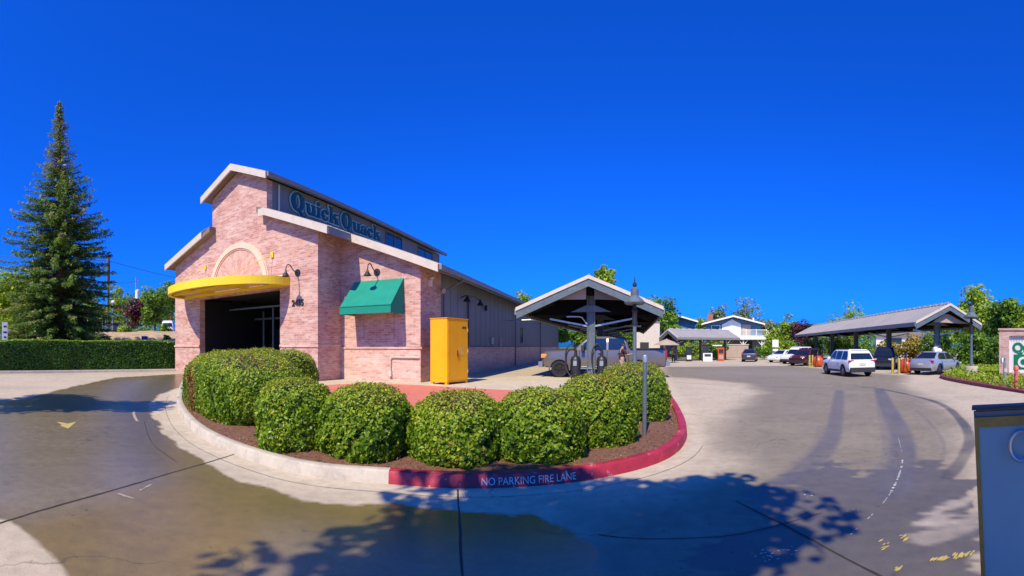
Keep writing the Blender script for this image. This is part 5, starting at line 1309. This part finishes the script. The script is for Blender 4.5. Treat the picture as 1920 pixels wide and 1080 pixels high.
bg(1136, 62, 0, 493, 21, 'lime', 'bright green treetop above the ridge of the near canopy', 1700, .30, group=GT, squash=2.2)
bg(977, 85, 0, 541, 20, 'lime', 'light treetop between the wash building roof and the near canopy', 1300, .34, group=GT)
bg(1246, 78, 0, 543, 36, 'green', 'tall green tree behind the right eave of the near canopy', 2600, .34, group=GT, clumps=34)
bg(1228, 90, 0, 552, 24, 'lime', 'lighter tree behind the right eave of the near canopy', 1500, .36, group=GT)
bg(1262, 66, 0, 590, 20, 'green', 'dark green tree beside the left blue house', 1500, .28, group=GT)
bg(1318, 96, 1, 584, 22, 'lime', 'yellow-green tree between the two blue houses', 1500, .36, group=GT)
bg(1347, 112, 1, 566, 21, 'grey', 'round grey-green tree behind the chimney', 1500, .42, group=GT)
bg(1396, 116, 1, 557, 42, 'grey', 'large grey-green tree behind the ridge of the right blue house', 3000, .42, group=GT, clumps=36)
bg(1437, 104, 1, 590, 26, 'grey', 'grey-green tree right of the white-decked house', 1500, .4, group=GT)
bg(1478, 92, 0, 584, 24, 'lime', 'slim light tree left of the purple-leaved tree at the right', 1500, .36, group=GT)
bg(1508, 88, 0, 596, 36, 'purple', 'dark purple tree at the far end of the right canopy', 2600, .32, group=GT)
bg(1452, 70, 0, 612, 26, 'lime', 'bright green shrub right of the white deck', 1900, .28, 'shrub', 'shrub', group=GS)
bg(1433, 63, -.1, 645, 17, 'green', 'dark green shrub beside the slate blue sedan', 1200, .2, 'shrub', 'shrub', group=GS)
bg(1478, 66, -.1, 632, 24, 'lime', 'green shrub above the small white sedan', 1500, .25, 'shrub', 'shrub', group=GS)
bg(1530, 70, -.1, 632, 30, 'green', 'green shrub behind the maroon suv', 1800, .25, 'shrub', 'shrub', group=GS)
bg(1572, 62, -.1, 628, 34, 'lime', 'green shrub under the middle of the right canopy', 1900, .25, 'shrub', 'shrub', group=GS)
bg(1618, 60, -.1, 634, 26, 'green', 'dark green shrub above the white suv roof', 1500, .24, 'shrub', 'shrub', group=GS)
bg(1592, 80, 0, 569, 42, 'lime', 'feathery light green tree above the middle of the right canopy', 2500, .34, group=GT, clumps=34)
bg(1672, 84, 0, 577, 17, 'lime', 'small light treetop above the ridge of the right canopy', 1000, .32, group=GT)
bg(1668, 56, -.1, 630, 34, 'autumn', 'mottled yellow shrub under the right canopy', 1900, .24, 'shrub', 'shrub', group=GS)
bg(1712, 54, -.1, 628, 34, 'autumn', 'mottled orange-tinged shrub behind the silver sedan', 1900, .24, 'shrub', 'shrub', group=GS)
bg(1762, 50, -.1, 612, 38, 'green', 'dark green shrub behind the gable of the right canopy', 2200, .26, 'shrub', 'shrub', group=GS)
bg(1822, 50, 0, 536, 52, 'lime', 'large light green tree above the gable of the right canopy', 5200, .32, group=GT, clumps=44, squash=3.2)
bg(1770, 66, 0, 562, 30, 'lime', 'light green treetop left of the right canopy gable apex', 1700, .32, group=GT)
bg(1893, 43, 0, 538, 52, 'green', 'large green tree behind the monument sign', 5400, .30, group=GT, clumps=44, squash=3.0)
bg(1950, 40, 0, 545, 46, 'lime', 'light green tree cut by the right edge of the picture', 3400, .30, group=GT, clumps=36)
bg(1826, 40, -.1, 622, 40, 'green', 'dark low tree filling the gap between lamp post and monument sign', 3000, .24, 'shrub', 'shrub', group=GS, squash=2.0)
bg(1868, 36, -.1, 625, 30, 'green', 'dark shrub directly left of the monument sign', 2200, .22, 'shrub', 'shrub', group=GS, squash=1.9)
for px, top, kd, lb in ((1273, 640, 'lime', 'bright shrub behind the tan parasol'), (1300, 634, 'lime', 'bright shrub behind the left hanging tube lamp'), (1330, 636, 'green', 'green shrub behind the pale orange hanging sign'), (1350, 634, 'lime', 'bright shrub behind the right hanging tube lamp')):
    bg(px, 66, -.1, top, 18, kd, lb, 1200, .22, 'shrub', 'shrub', group=GS)
for px, top, kd, lb in ((1044, 598, 'green', 'shrub added to fill the bright gap under the near canopy behind the pickup bonnet'), (1092, 600, 'green', 'shrub added as dark filler behind the steel column of the near canopy'), (1132, 606, 'green', 'shrub added as dark filler behind the pickup cab'), (1172, 612, 'green', 'shrub added as dark filler behind the person at the pickup')):
    bg(px, 68, -.1, top, 36, kd, lb, 3000, .34, 'shrub', 'shrub', group=GS, squash=2.2)  # added fillers: hide the sky where the canopy shade should look black
def far_mass(name, label, px0, px1, d, ytop, n, kind):
    px = RNG.uniform(px0, px1, n); dd = d * RNG.uniform(.95, 1.25, n); t = (px - CX) / F
    top = zat(d, ytop) * (.55 + .75 * fbm(px * .035, dd * .06, 3, 4)); z = RNG.random(n) ** .7 * top
    P = np.stack([dd * np.sin(t), dd * np.cos(t), z], 1)
    r = .4 + .7 * (fbm(px * .06, z * .4 + 9, 6, 3) - .5) + RNG.normal(0, .15, n)
    tag(link(name, leaf_mesh(name, P, np.stack([-np.sin(t), -np.cos(t), np.full(n, .7)], 1), .8, r, [LEAF[kind]], aspect=.7, spread=.7)), label, 'trees', kind='stuff')
far_mass('distant_trees', 'far belt of mixed green trees behind the houses and canopies', 1150, 2080, 135, 617, 15000, 'green')
far_mass('distant_trees', 'far belt of green trees beyond the dry bank at the left', -160, 345, 130, 580, 8000, 'green')

# shade trees behind the camera: their shadows fall on the paving in front
def shade_tree(x, y, z, r, n, label, clumps=40, leaf=.20):
    dirs = Vector((math.sin(SUN_AZ), math.cos(SUN_AZ))) ; s = z / math.tan(SUN_EL)
    return tree('shade_tree', label, 'tree', x - dirs.x * s, y - dirs.y * s, 0, z + r[2], r, 'green', n, leaf, clumps, .20, 'shade trees on the near side of the driveway', cz=z)
shade_tree(.0, 3.4, 7.4, (1.8, 1.75, 1.9), 4500, 'leafy shade tree behind the camera whose shadow falls below the kerb lettering', 44)
shade_tree(1.62, 3.7, 7.0, (1.25, 1.25, 1.3), 2300, 'leafy shade tree behind the camera whose shadow reaches the lot right of the island', 34)
shade_tree(-.35, 2.25, 7.2, (1.45, 1.15, 1.4), 3400, 'leafy shade tree behind the camera whose shadow fills the bottom middle of the driveway', 30)
shade_tree(1.40, 1.05, 6.2, (1.3, .85, .9), 4200, 'small dense tree added unseen behind the camera to shade the blue metal board', 22)  # added out of view, its crown only keeps the sun off the board
shade_tree(-11.4, 6.6, 7.0, (1.7, 2.6, 1.8), 4200, 'leafy shade tree beyond the left edge whose shadow crosses the wet driveway', 30)
shade_tree(-9.3, 7.9, 6.2, (1.5, 1.4, 1.1), 1800, 'thin shade tree beyond the left edge whose shadow touches the island kerb', 20)

# ------------------------------------------------------------------ poles, wires and odds and ends at the left
x, y = polar(203, 52); r = thing('wooden_pole', 'bare dark wooden utility pole right of the tall conifer', 'utility pole', (x, y, 1.5)); zt = zat(52, 480) - 1.5
MB().lathe([(.17, 0), (.15, zt * .7), (.19, zt * .72), (.22, zt * .9), (.16, zt * .97), (.05, zt)], (0, 0, 0), 12).build('shaft', M_['wood_pole'], r, True); MB().bar((-.5, 0, zt * .72), (.5, 0, zt * .72), .1, .12).build('crossarm', M_['wood_pole'], r)
PT = (x, y, 1.5 + zt)
x, y = polar(255, 88); r = thing('transformer_pole', 'pale utility pole carrying a transformer above the purple tree', 'utility pole', (x, y, 3)); zt = zat(88, 520) - 3
MB().lathe([(.16, 0), (.12, zt)], (0, 0, 0), 10).build('shaft', M_['galv'], r, True); MB().lathe([(.05, zt - 4.4), (.42, zt - 4.3), (.42, zt - 2.6), (.1, zt - 2.4)], (.4, 0, 0), 14).build('transformer', M_['white'], r, True); MB().bar((-1.0, 0, zt - .8), (1.0, 0, zt - .8), .12, .14).build('crossarm', M_['wood_pole'], r)
PW = (x, y, 3 + zt - .7)
def wire(a, b, sag, label, r_=.03):
    pts = [tuple(np.array(a) * (1 - t) + np.array(b) * t - np.array([0, 0, sag * 4 * t * (1 - t)])) for t in np.linspace(0, 1, 14)]
    tag(MB().tube(pts, r_, 5).build('overhead_wire', M_['black'], None, True), label, 'wire', 'overhead wires at the left')
pl_ = polar(-120, 62)
wire((*pl_, zat(62, 474)), (PT[0], PT[1], zat(52, 489)), .25, 'overhead wire running left from the bare wooden pole across the tall conifer')
wire((PT[0], PT[1], zat(52, 489)), (*polar(420, 78), zat(78, 534)), .5, 'overhead wire running right from the bare wooden pole to the brick building')
wire((PT[0], PT[1], zat(52, 528)), PW, .3, 'overhead wire between the bare wooden pole and the pale transformer pole')
x, y = polar(211, 47); r = thing('light_pole', 'thin pale light pole with a white head, right of the bare wooden pole', 'light pole', (x, y, 1.8)); zt = zat(47, 566) - 1.8
MB().lathe([(.07, 0), (.05, zt)], (0, 0, 0), 8).build('shaft', M_['galv'], r, True); MB().box((.12, 0, zt), (.5, .25, .28)).build('lamp_head', M_['white'], r, bevel=.06)
x, y = polar(9, 34); r = thing('lot_sign', 'white sign on a short post at the left edge above the hedge', 'sign', (x, y, .2), .95)
zs_ = zat(34, 604) - .2; MB().box((0, 0, zs_ - .75), (.42, .05, 1.5)).build('panel', M_['white'], r); MB().bar((0, .05, 0), (0, .05, zs_ - .2), .06, .06).build('post', M_['wood_pole'], r)
for zz, ww in ((-.32, .22), (-.75, .26), (-1.12, .18)): MB().box((.02, -.03, zs_ + zz), (ww, .012, .12)).build('dark_mark', M_['plastic'], r)
x, y = polar(271, 41); r = thing('blue_sign', 'small bright blue sign on the dry bank', 'sign', (x, y, 1.6), .8); MB().box((0, 0, .65), (.55, .04, .62)).build('panel', M_['blue_sign'], r); MB().bar((0, .04, -.3), (0, .04, .7), .05, .05).build('post', M_['galv'], r)
x, y = polar(178, 40); r = thing('marker_box', 'pale pink utility box on the bank behind the box hedge', 'utility box', (x, y, 1.1), .9); MB().box((0, 0, .65), (.42, .36, 1.3)).build('body', mat('pale_pink', (.60, .42, .40), .7), r, bevel=.03); MB().box((0, 0, 1.33), (.48, .42, .07)).build('lid', M_['trim'], r, bevel=.02)
x, y = polar(217, 62); car('parked_car', 'dark parked car behind the dry bank beside the thin light pole', 'car', x, y, 3.35, 2.6, sedan(P_navy, 1.5), GV)
x, y = polar(217, 64.5); r = thing('teal_shelter', 'small teal shade roof above the dark parked car on the bank', 'shelter', (x, y, 3.4), .7)
MB().prism([(-1.9, 2.2), (0, 2.75), (1.9, 2.2), (1.9, 2.3), (0, 2.87), (-1.9, 2.3)], fx, -1.3, 1.3).build('roof', mat('teal_sheet', (.03, .22, .22), .6), r)
for a, b_ in ((-1.7, -1.1), (1.7, -1.1), (-1.7, 1.1), (1.7, 1.1)): MB().bar((a, b_, 0), (a, b_, 2.24), .09, .09).build('leg', M_['galv'], r)
x, y = polar(317, 64); car('parked_van', 'white van parked on the bank beside the brick building', 'van', x, y, 3.3, 2.2, suv(P_white, tall=1.9), GV)

# ------------------------------------------------------------------ the two blue houses and the tan shed
M_['blue_wall'] = mat('blue_clapboard', (.05, .17, .27), .7, 0, .1, 1); M_['lt_wall'] = mat('pale_clapboard', (.55, .60, .62), .7, 0, .08, 1); M_['bgrey'] = mat('grey_wall', (.22, .23, .25), .8, 0, .1, 1)
M_['chimney'] = mat('red_chimney', (.34, .14, .09), .9, 0, .2, 3)
def house(px, d, name, label, w_, ridge_y, eave_y, left_w, deck=True):
    x, y = polar(px, d); th = -(px - CX) / F
    r = thing(name, label, 'house', (x, y, 0), th)
    za, ze = zat(d, ridge_y), zat(d, eave_y); hw = w_ / 2; g = M_['blue_wall']
    zl = 3.3
    MB().prism([(-hw + .5, zl), (hw - .5, zl), (hw - .5, ze - .1), (0, za - .3), (-hw + .5, ze - .1)], fx, 0, 9).build('wall', g, r)
    MB().span((-hw + .6, .3, 0), (hw - .6, 9, zl)).build('lower_wall', M_['bgrey'], r)
    MB().prism([(-hw, ze), (0, za), (hw, ze), (hw, ze - .16), (0, za - .2), (-hw, ze - .16)], fx, -1.1, 9.4).build('roof', M_['soffit'], r)
    MB().prism([(-hw - .05, ze + .06), (0, za + .06), (hw + .05, ze + .06), (hw + .05, ze - .2), (0, za - .22), (-hw - .05, ze - .2)], fx, -1.2, -1.1).build('fascia', M_['white'], r)
    return r, za, ze, hw, zl
h1, za, ze, hw, zl = house(1375, 76, 'blue_house', 'blue gabled house with a white gable panel and a white railed deck on posts', 10.4, 592.5, 607.5, 4)
MB().prism([(-1.9, zl), (1.3, zl), (1.3, za - 1.35), (-.2, za - .55), (-1.9, za - 1.45)], fx, -.06, -.005).build('gable_panel', M_['white'], h1)
MB().span((1.5, -.07, zl), (2.9, -.01, zl + 2.0)).build('door', M_['tan'], h1)
f = MB().span((-3.7, -.06, zl + .7), (-2.2, -.005, zl + 1.9)).build('window', M_['white'], h1); MB().span((-3.6, -.08, zl + .8), (-2.3, -.061, zl + 1.8)).build('pane', M_['glass'], f)
dk = MB().span((-4.6, -3.2, zl - .55), (5.4, -.02, zl)).build('deck', M_['white'], h1)
rl = MB(); rl.span((-4.6, -3.2, zl + .95), (5.4, -3.12, zl + 1.05))
for k in range(72): rl.span((-4.55 + k * .14, -3.18, zl), (-4.52 + k * .14, -3.14, zl + .95))
for k in range(7): rl.span((-4.6 + k * 1.65, -3.22, zl), (-4.48 + k * 1.65, -3.10, zl + 1.12))
rl.span((-4.55, -3.18, zl + .06), (5.35, -3.14, zl + .14)); rl.build('railing', M_['white'], dk)
for u in (-1.2, 1.6, 4.6):
    p = MB().span((u - .09, -2.9, 0), (u + .09, -2.72, zl - .55)).build('deck_post', M_['white'], h1)
    for s in (-1, 1): MB().bar((u, -2.81, zl - 1.5), (u + s * .75, -2.81, zl - .62), .10, .10).build('brace', M_['white'], p)
st = MB(); st.bar((5.5, -3.0, zl + .9), (7.2, -3.0, 1.2), .06, .12); st.bar((5.4, -3.0, zl - .1), (7.1, -3.0, .2), .1, .25); st.build('stair', M_['white'], h1)
f = MB().span((2.0, .24, .6), (3.2, .295, 2.6)).build('lower_door', M_['plastic'], h1)
MB().span((-4.4, 2.2, za - 1.9), (-3.5, 3.0, za + .5)).build('chimney', M_['chimney'], h1); MB().span((3.4, 4, ze - .1), (3.7, 4.3, ze + 1.3)).build('flue', M_['white'], h1)
h2, za, ze, hw, zl = house(1270, 80, 'blue_house', 'smaller blue gabled house with a pale balcony, left of the white-decked one', 7.2, 591.5, 603, 3)
MB().span((-2.9, -.06, zl), (1.2, -.005, zl + 1.5)).build('lower_panel', M_['lt_wall'], h2)
f = MB().span((-1.9, -.10, zl + .5), (-.7, -.061, zl + 1.4)).build('window', M_['white'], h2); MB().span((-1.8, -.12, zl + .6), (-.8, -.101, zl + 1.3)).build('pane', M_['glass'], f)
dk = MB().span((-3.4, -2.4, zl - .4), (7.5, -.02, zl)).build('balcony', M_['lt_wall'], h2)
rl = MB(); rl.span((-3.4, -2.4, zl + .9), (7.5, -2.32, zl + 1.0))
for k in range(76): rl.span((-3.36 + k * .142, -2.38, zl), (-3.32 + k * .142, -2.34, zl + .9))
rl.build('railing', M_['white'], dk)
for u, hh in ((.2, .8), (1.4, .6), (3.0, .7), (5.4, .5)):
    x = h2.location.x + math.cos(h2.rotation_euler.z) * u + math.sin(h2.rotation_euler.z) * 1.6; y = h2.location.y + math.sin(h2.rotation_euler.z) * u - math.cos(h2.rotation_euler.z) * 1.6
    r = thing('patio_plant', 'potted plant standing on the pale balcony of the smaller blue house', 'plant', (x, y, zl), 0, 'potted plants on the balcony')
    MB().lathe([(.16, 0), (.22, .35), (.2, .38)], (0, 0, 0), 12).build('pot', M_['tan'], r, True)
    n = 160; link('foliage', leaf_mesh('foliage', sph(n) * .38 * RNG.random((n, 1)) ** .4 + np.array([0, 0, .75]), sph(n), .18, RNG.random(n), [LEAF['lime']]), r)
x, y = polar(1382, 70); r = thing('tan_shed', 'low tan shed with two wide panels behind the slate blue sedan', 'shed', (x, y, LOT), -(1382 - CX) / F)
MB().span((-1.75, 0, 0), (1.75, 2.2, 2.05)).build('wall', M_['tan'], r); MB().span((-1.85, -.08, 2.052), (1.85, 2.3, 2.16)).build('roof', M_['trim'], r)
for a in (-1.62, .08): MB().span((a, -.04, .12), (a + 1.54, -.005, 1.95)).build('door', M_['tan'], r)
x, y = polar(1454, 58); r = thing('notice_sign', 'white notice board on a post above the white sedans', 'sign', (x, y, LOT), -.5); MB().box((0, 0, 2.2), (.8, .05, .95)).build('panel', M_['white'], r); MB().bar((0, .05, 0), (0, .05, 2.4), .07, .07).build('post', M_['galv'], r); MB().box((0, 0, 1.35), (.7, .05, .25)).build('plate', M_['white'], r)
x, y = polar(1700, 74); r = thing('white_house', 'white house with dark windows glimpsed under the right canopy', 'house', (x, y, 0), -(1700 - CX) / F)
MB().span((-5, 0, 0), (5, 7, 3.4)).build('wall', M_['white'], r); MB().prism([(-5.5, 3.4), (0, 4.6), (5.5, 3.4)], fx, -.5, 7.5).build('roof', M_['eave'], r)
for u in (-2.6, 1.4): f = MB().span((u, -.06, 1.9), (u + 1.9, -.005, 3.1)).build('window', M_['lt_wall'], r); MB().span((u + .1, -.08, 2.0), (u + 1.8, -.061, 3.0)).build('pane', M_['glass'], f)
x, y = polar(1222, 62); r = thing('pale_building', 'pale flat building seen behind the pickup bed under the near canopy', 'building', (x, y, 0), -(1222 - CX) / F)
MB().span((-2.6, 0, 0), (1.1, 5, 4.9)).build('wall', M_['trim'], r); MB().span((-2.7, -.1, 4.9), (1.2, 5.1, 5.05)).build('roof', M_['eave'], r); f = MB().span((-1.6, -.06, .02), (-.4, -.005, 2.2)).build('door', M_['plastic'], r)
# ------------------------------------------------------------------ people
def skin_geo(V, Eg, R, root=0, sub=2):
    me = bpy.data.meshes.new('sk'); me.from_pydata(V, Eg, []); o = bpy.data.objects.new('sk', me); C.objects.link(o)
    o.modifiers.new('s', 'SKIN'); sv = me.skin_vertices[0].data
    for i, r in enumerate(R): sv[i].radius = (r, r) if not isinstance(r, tuple) else r; sv[i].use_root = (i == root)
    s = o.modifiers.new('d', 'SUBSURF'); s.levels = sub; s.render_levels = sub
    dg = bpy.context.evaluated_depsgraph_get(); dg.update()
    out = bpy.data.meshes.new_from_object(o.evaluated_get(dg)); bpy.data.objects.remove(o); bpy.data.meshes.remove(me)
    out.polygons.foreach_set('use_smooth', [True] * len(out.polygons)); return out
M_['skin'] = mat('skin', (.42, .24, .16), .55, 0, .08, 9); M_['hair'] = mat('dark_hair', (.02, .015, .012), .7, 0, .2, 9)
def person(label, x, y, z, rz, shirt, bottoms, shorts=True, reach=True):
    """faces local +x; 1.78 m tall"""
    r = thing('person', label, 'person', (x, y, z), rz)
    sh = [(.30, .52), (.42, 1.16)] if reach else [(.06, 1.12), (.12, .90)]
    V = [(0, 0, .95), (0, 0, 1.12), (.01, 0, 1.32), (.02, 0, 1.46), (.03, 0, 1.53), (.05, 0, 1.60), (.07, 0, 1.68), (.06, 0, 1.755)]
    R = [(.155, .125), (.15, .115), (.165, .115), (.11, .09), (.055, .055), (.072, .078), (.085, .10), (.05, .055)]
    Eg = [(i, i + 1) for i in range(7)]
    ends = []
    for s in (-1, 1):
        b = len(V)                                        # arm
        el = (.20, s * .27, 1.18) if reach else (.0, s * .26, 1.14); wr_ = (.44, s * .20, 1.22) if reach else (.10, s * .25, .90)
        hd = tuple(np.array(wr_) + (np.array(wr_) - np.array(el)) / np.linalg.norm(np.array(wr_) - np.array(el)) * .09)
        V += [(.02, s * .19, 1.43), el, wr_, hd]; R += [.058, .045, .032, .036]; Eg += [(3, b), (b, b + 1), (b + 1, b + 2), (b + 2, b + 3)]
        dv = np.array(hd) - np.array(wr_); dv /= np.linalg.norm(dv); sd_ = np.array([0, 1.0, 0]); dn = np.cross(dv, sd_)
        for k, (off, ln) in enumerate(((-.030, .075), (-.010, .085), (.010, .080), (.028, .062))):
            i = len(V); p0 = np.array(hd) + sd_ * off + dv * .02; V += [tuple(p0 + dv * ln * .5 + dn * .006), tuple(p0 + dv * ln * .85 + dn * .03)]; R += [.0095, .008]; Eg += [(b + 3, i), (i, i + 1)]
        i = len(V); V += [tuple(np.array(hd) + sd_ * -s * .045 + dv * .01), tuple(np.array(hd) + sd_ * -s * .06 + dv * .05)]; R += [.012, .010]; Eg += [(b + 3, i), (i, i + 1)]
        b = len(V)                                        # leg
        fwd = .05 * s
        V += [(0, s * .10, .88), (.03 + fwd, s * .11, .50), (-.01 + fwd, s * .115, .10), (.05 + fwd, s * .12, .04), (.17 + fwd, s * .13, .03)]; R += [.095, .06, .042, .045, .035]
        Eg += [(0, b), (b, b + 1), (b + 1, b + 2), (b + 2, b + 3), (b + 3, b + 4)]
    link('body', skin_geo(V, Eg, R, 0, 2), r).data.materials.append(M_['skin'])
    # clothes
    T = [(0, 0, .93), (0, 0, 1.12), (.01, 0, 1.32), (.02, 0, 1.45), (.028, 0, 1.49)]; RT = [(.19, .15), (.17, .135), (.185, .135), (.13, .105), (.07, .07)]; ET = [(i, i + 1) for i in range(4)]
    for s in (-1, 1):
        b = len(T); el = (.17, s * .265, 1.20) if reach else (.0, s * .258, 1.17)
        T += [(.02, s * .20, 1.43), el]; RT += [.078, .068]; ET += [(3, b), (b, b + 1)]
    link('shirt', skin_geo(T, ET, RT, 0, 2), r).data.materials.append(shirt)
    G = [(0, 0, .97), (0, 0, .90)]; RG = [(.165, .135), (.16, .14)]; EG = [(0, 1)]
    for s in (-1, 1):
        b = len(G); fwd = .05 * s; kz = .46 if shorts else .12
        G += [(0, s * .10, .84), (.03 + fwd * (1 if shorts else .8), s * .112, .52)]; RG += [.115, .09]; EG += [(1, b), (b, b + 1)]
        if not shorts: G.append((-.01 + fwd, s * .115, .11)); RG.append(.066); EG.append((b + 1, b + 2))
    link('shorts' if shorts else 'trousers', skin_geo(G, EG, RG, 0, 2), r).data.materials.append(bottoms)
    for s in (-1, 1):
        fwd = .05 * s; MB().loft([[(xx + fwd, s * .125 + yy * w_, zz * h_ + .002) for yy, zz in ((-.05, 0), (.05, 0), (.052, .5), (.03, 1), (-.03, 1), (-.052, .5))] for xx, w_, h_ in ((-.07, .7, .09), (-.04, 1, .11), (.06, 1, .10), (.16, 1, .06), (.21, .6, .04))]).build('shoe', M_['black'], r, True)
    hb = MB().lathe([(.02, -.02), (.075, .0), (.096, .05), (.085, .10), (.05, .135), (.01, .145)], (.05, 0, 1.635), 16).build('hair', M_['hair'], r, True); hb.scale = (1, 1, 1)
    MB().tube([(.145, 0, 1.69), (.172, 0, 1.665), (.155, 0, 1.655)], [.008, .014, .01], 6).build('nose', M_['skin'], r, True)
    for s in (-1, 1):
        MB().lathe([(.002, -.008), (.009, 0), (.002, .008)], (.142, s * .032, 1.695), 8).build('eye', M_['black'], r, True)
        MB().lathe([(.004, -.03), (.016, 0), (.004, .03)], (.055, s * .098, 1.68), 8).build('ear', M_['skin'], r, True)
    MB().bar((.148, -.02, 1.632), (.148, .02, 1.632), .008, .008).build('mouth', M_['red_lens'], r)
    return r
x, y = polar(1166, 23.0)
person('person in a dark maroon top and pale grey shorts reaching toward the pickup bed', x, y, .0, math.radians(8), mat('maroon_cloth', (.045, .018, .028), .85), mat('pale_grey_cloth', (.42, .40, .36), .85), True, True)
x, y = polar(1263, 51)
person('person in a brown top and dark trousers standing beside the tan parasol', x, y, LOT, math.radians(-100), mat('brown_cloth', (.20, .12, .08), .85), M_['black'], False, False)
# towels on the silver sedan's roof
sx_, sy_ = polar(1760, 29.9)
tw = thing('towel_bundle', 'white towels piled on the roof of the silver sedan', 'towels', (sx_, sy_, LOT + 1.45))
for dx, dy, rr, hh in ((.02, 0, .20, .22), (-.34, .02, .15, .34), (-.18, .05, .14, .16)):
    mb = MB(); pr = [(.02, 0), (rr, .02), (rr * 1.05, hh * .4), (rr * .8, hh * .8), (.03, hh)]
    mb.lathe(pr, (dx, dy, 0), 14); mb.v = [(a + .025 * math.sin(19 * b + 7 * c_), b + .025 * math.cos(17 * a + 5 * c_), c_ + .02 * math.sin(23 * a)) if c_ > .015 else (a, b, c_) for a, b, c_ in mb.v]
    mb.build('towel', M_['white'], tw, True)
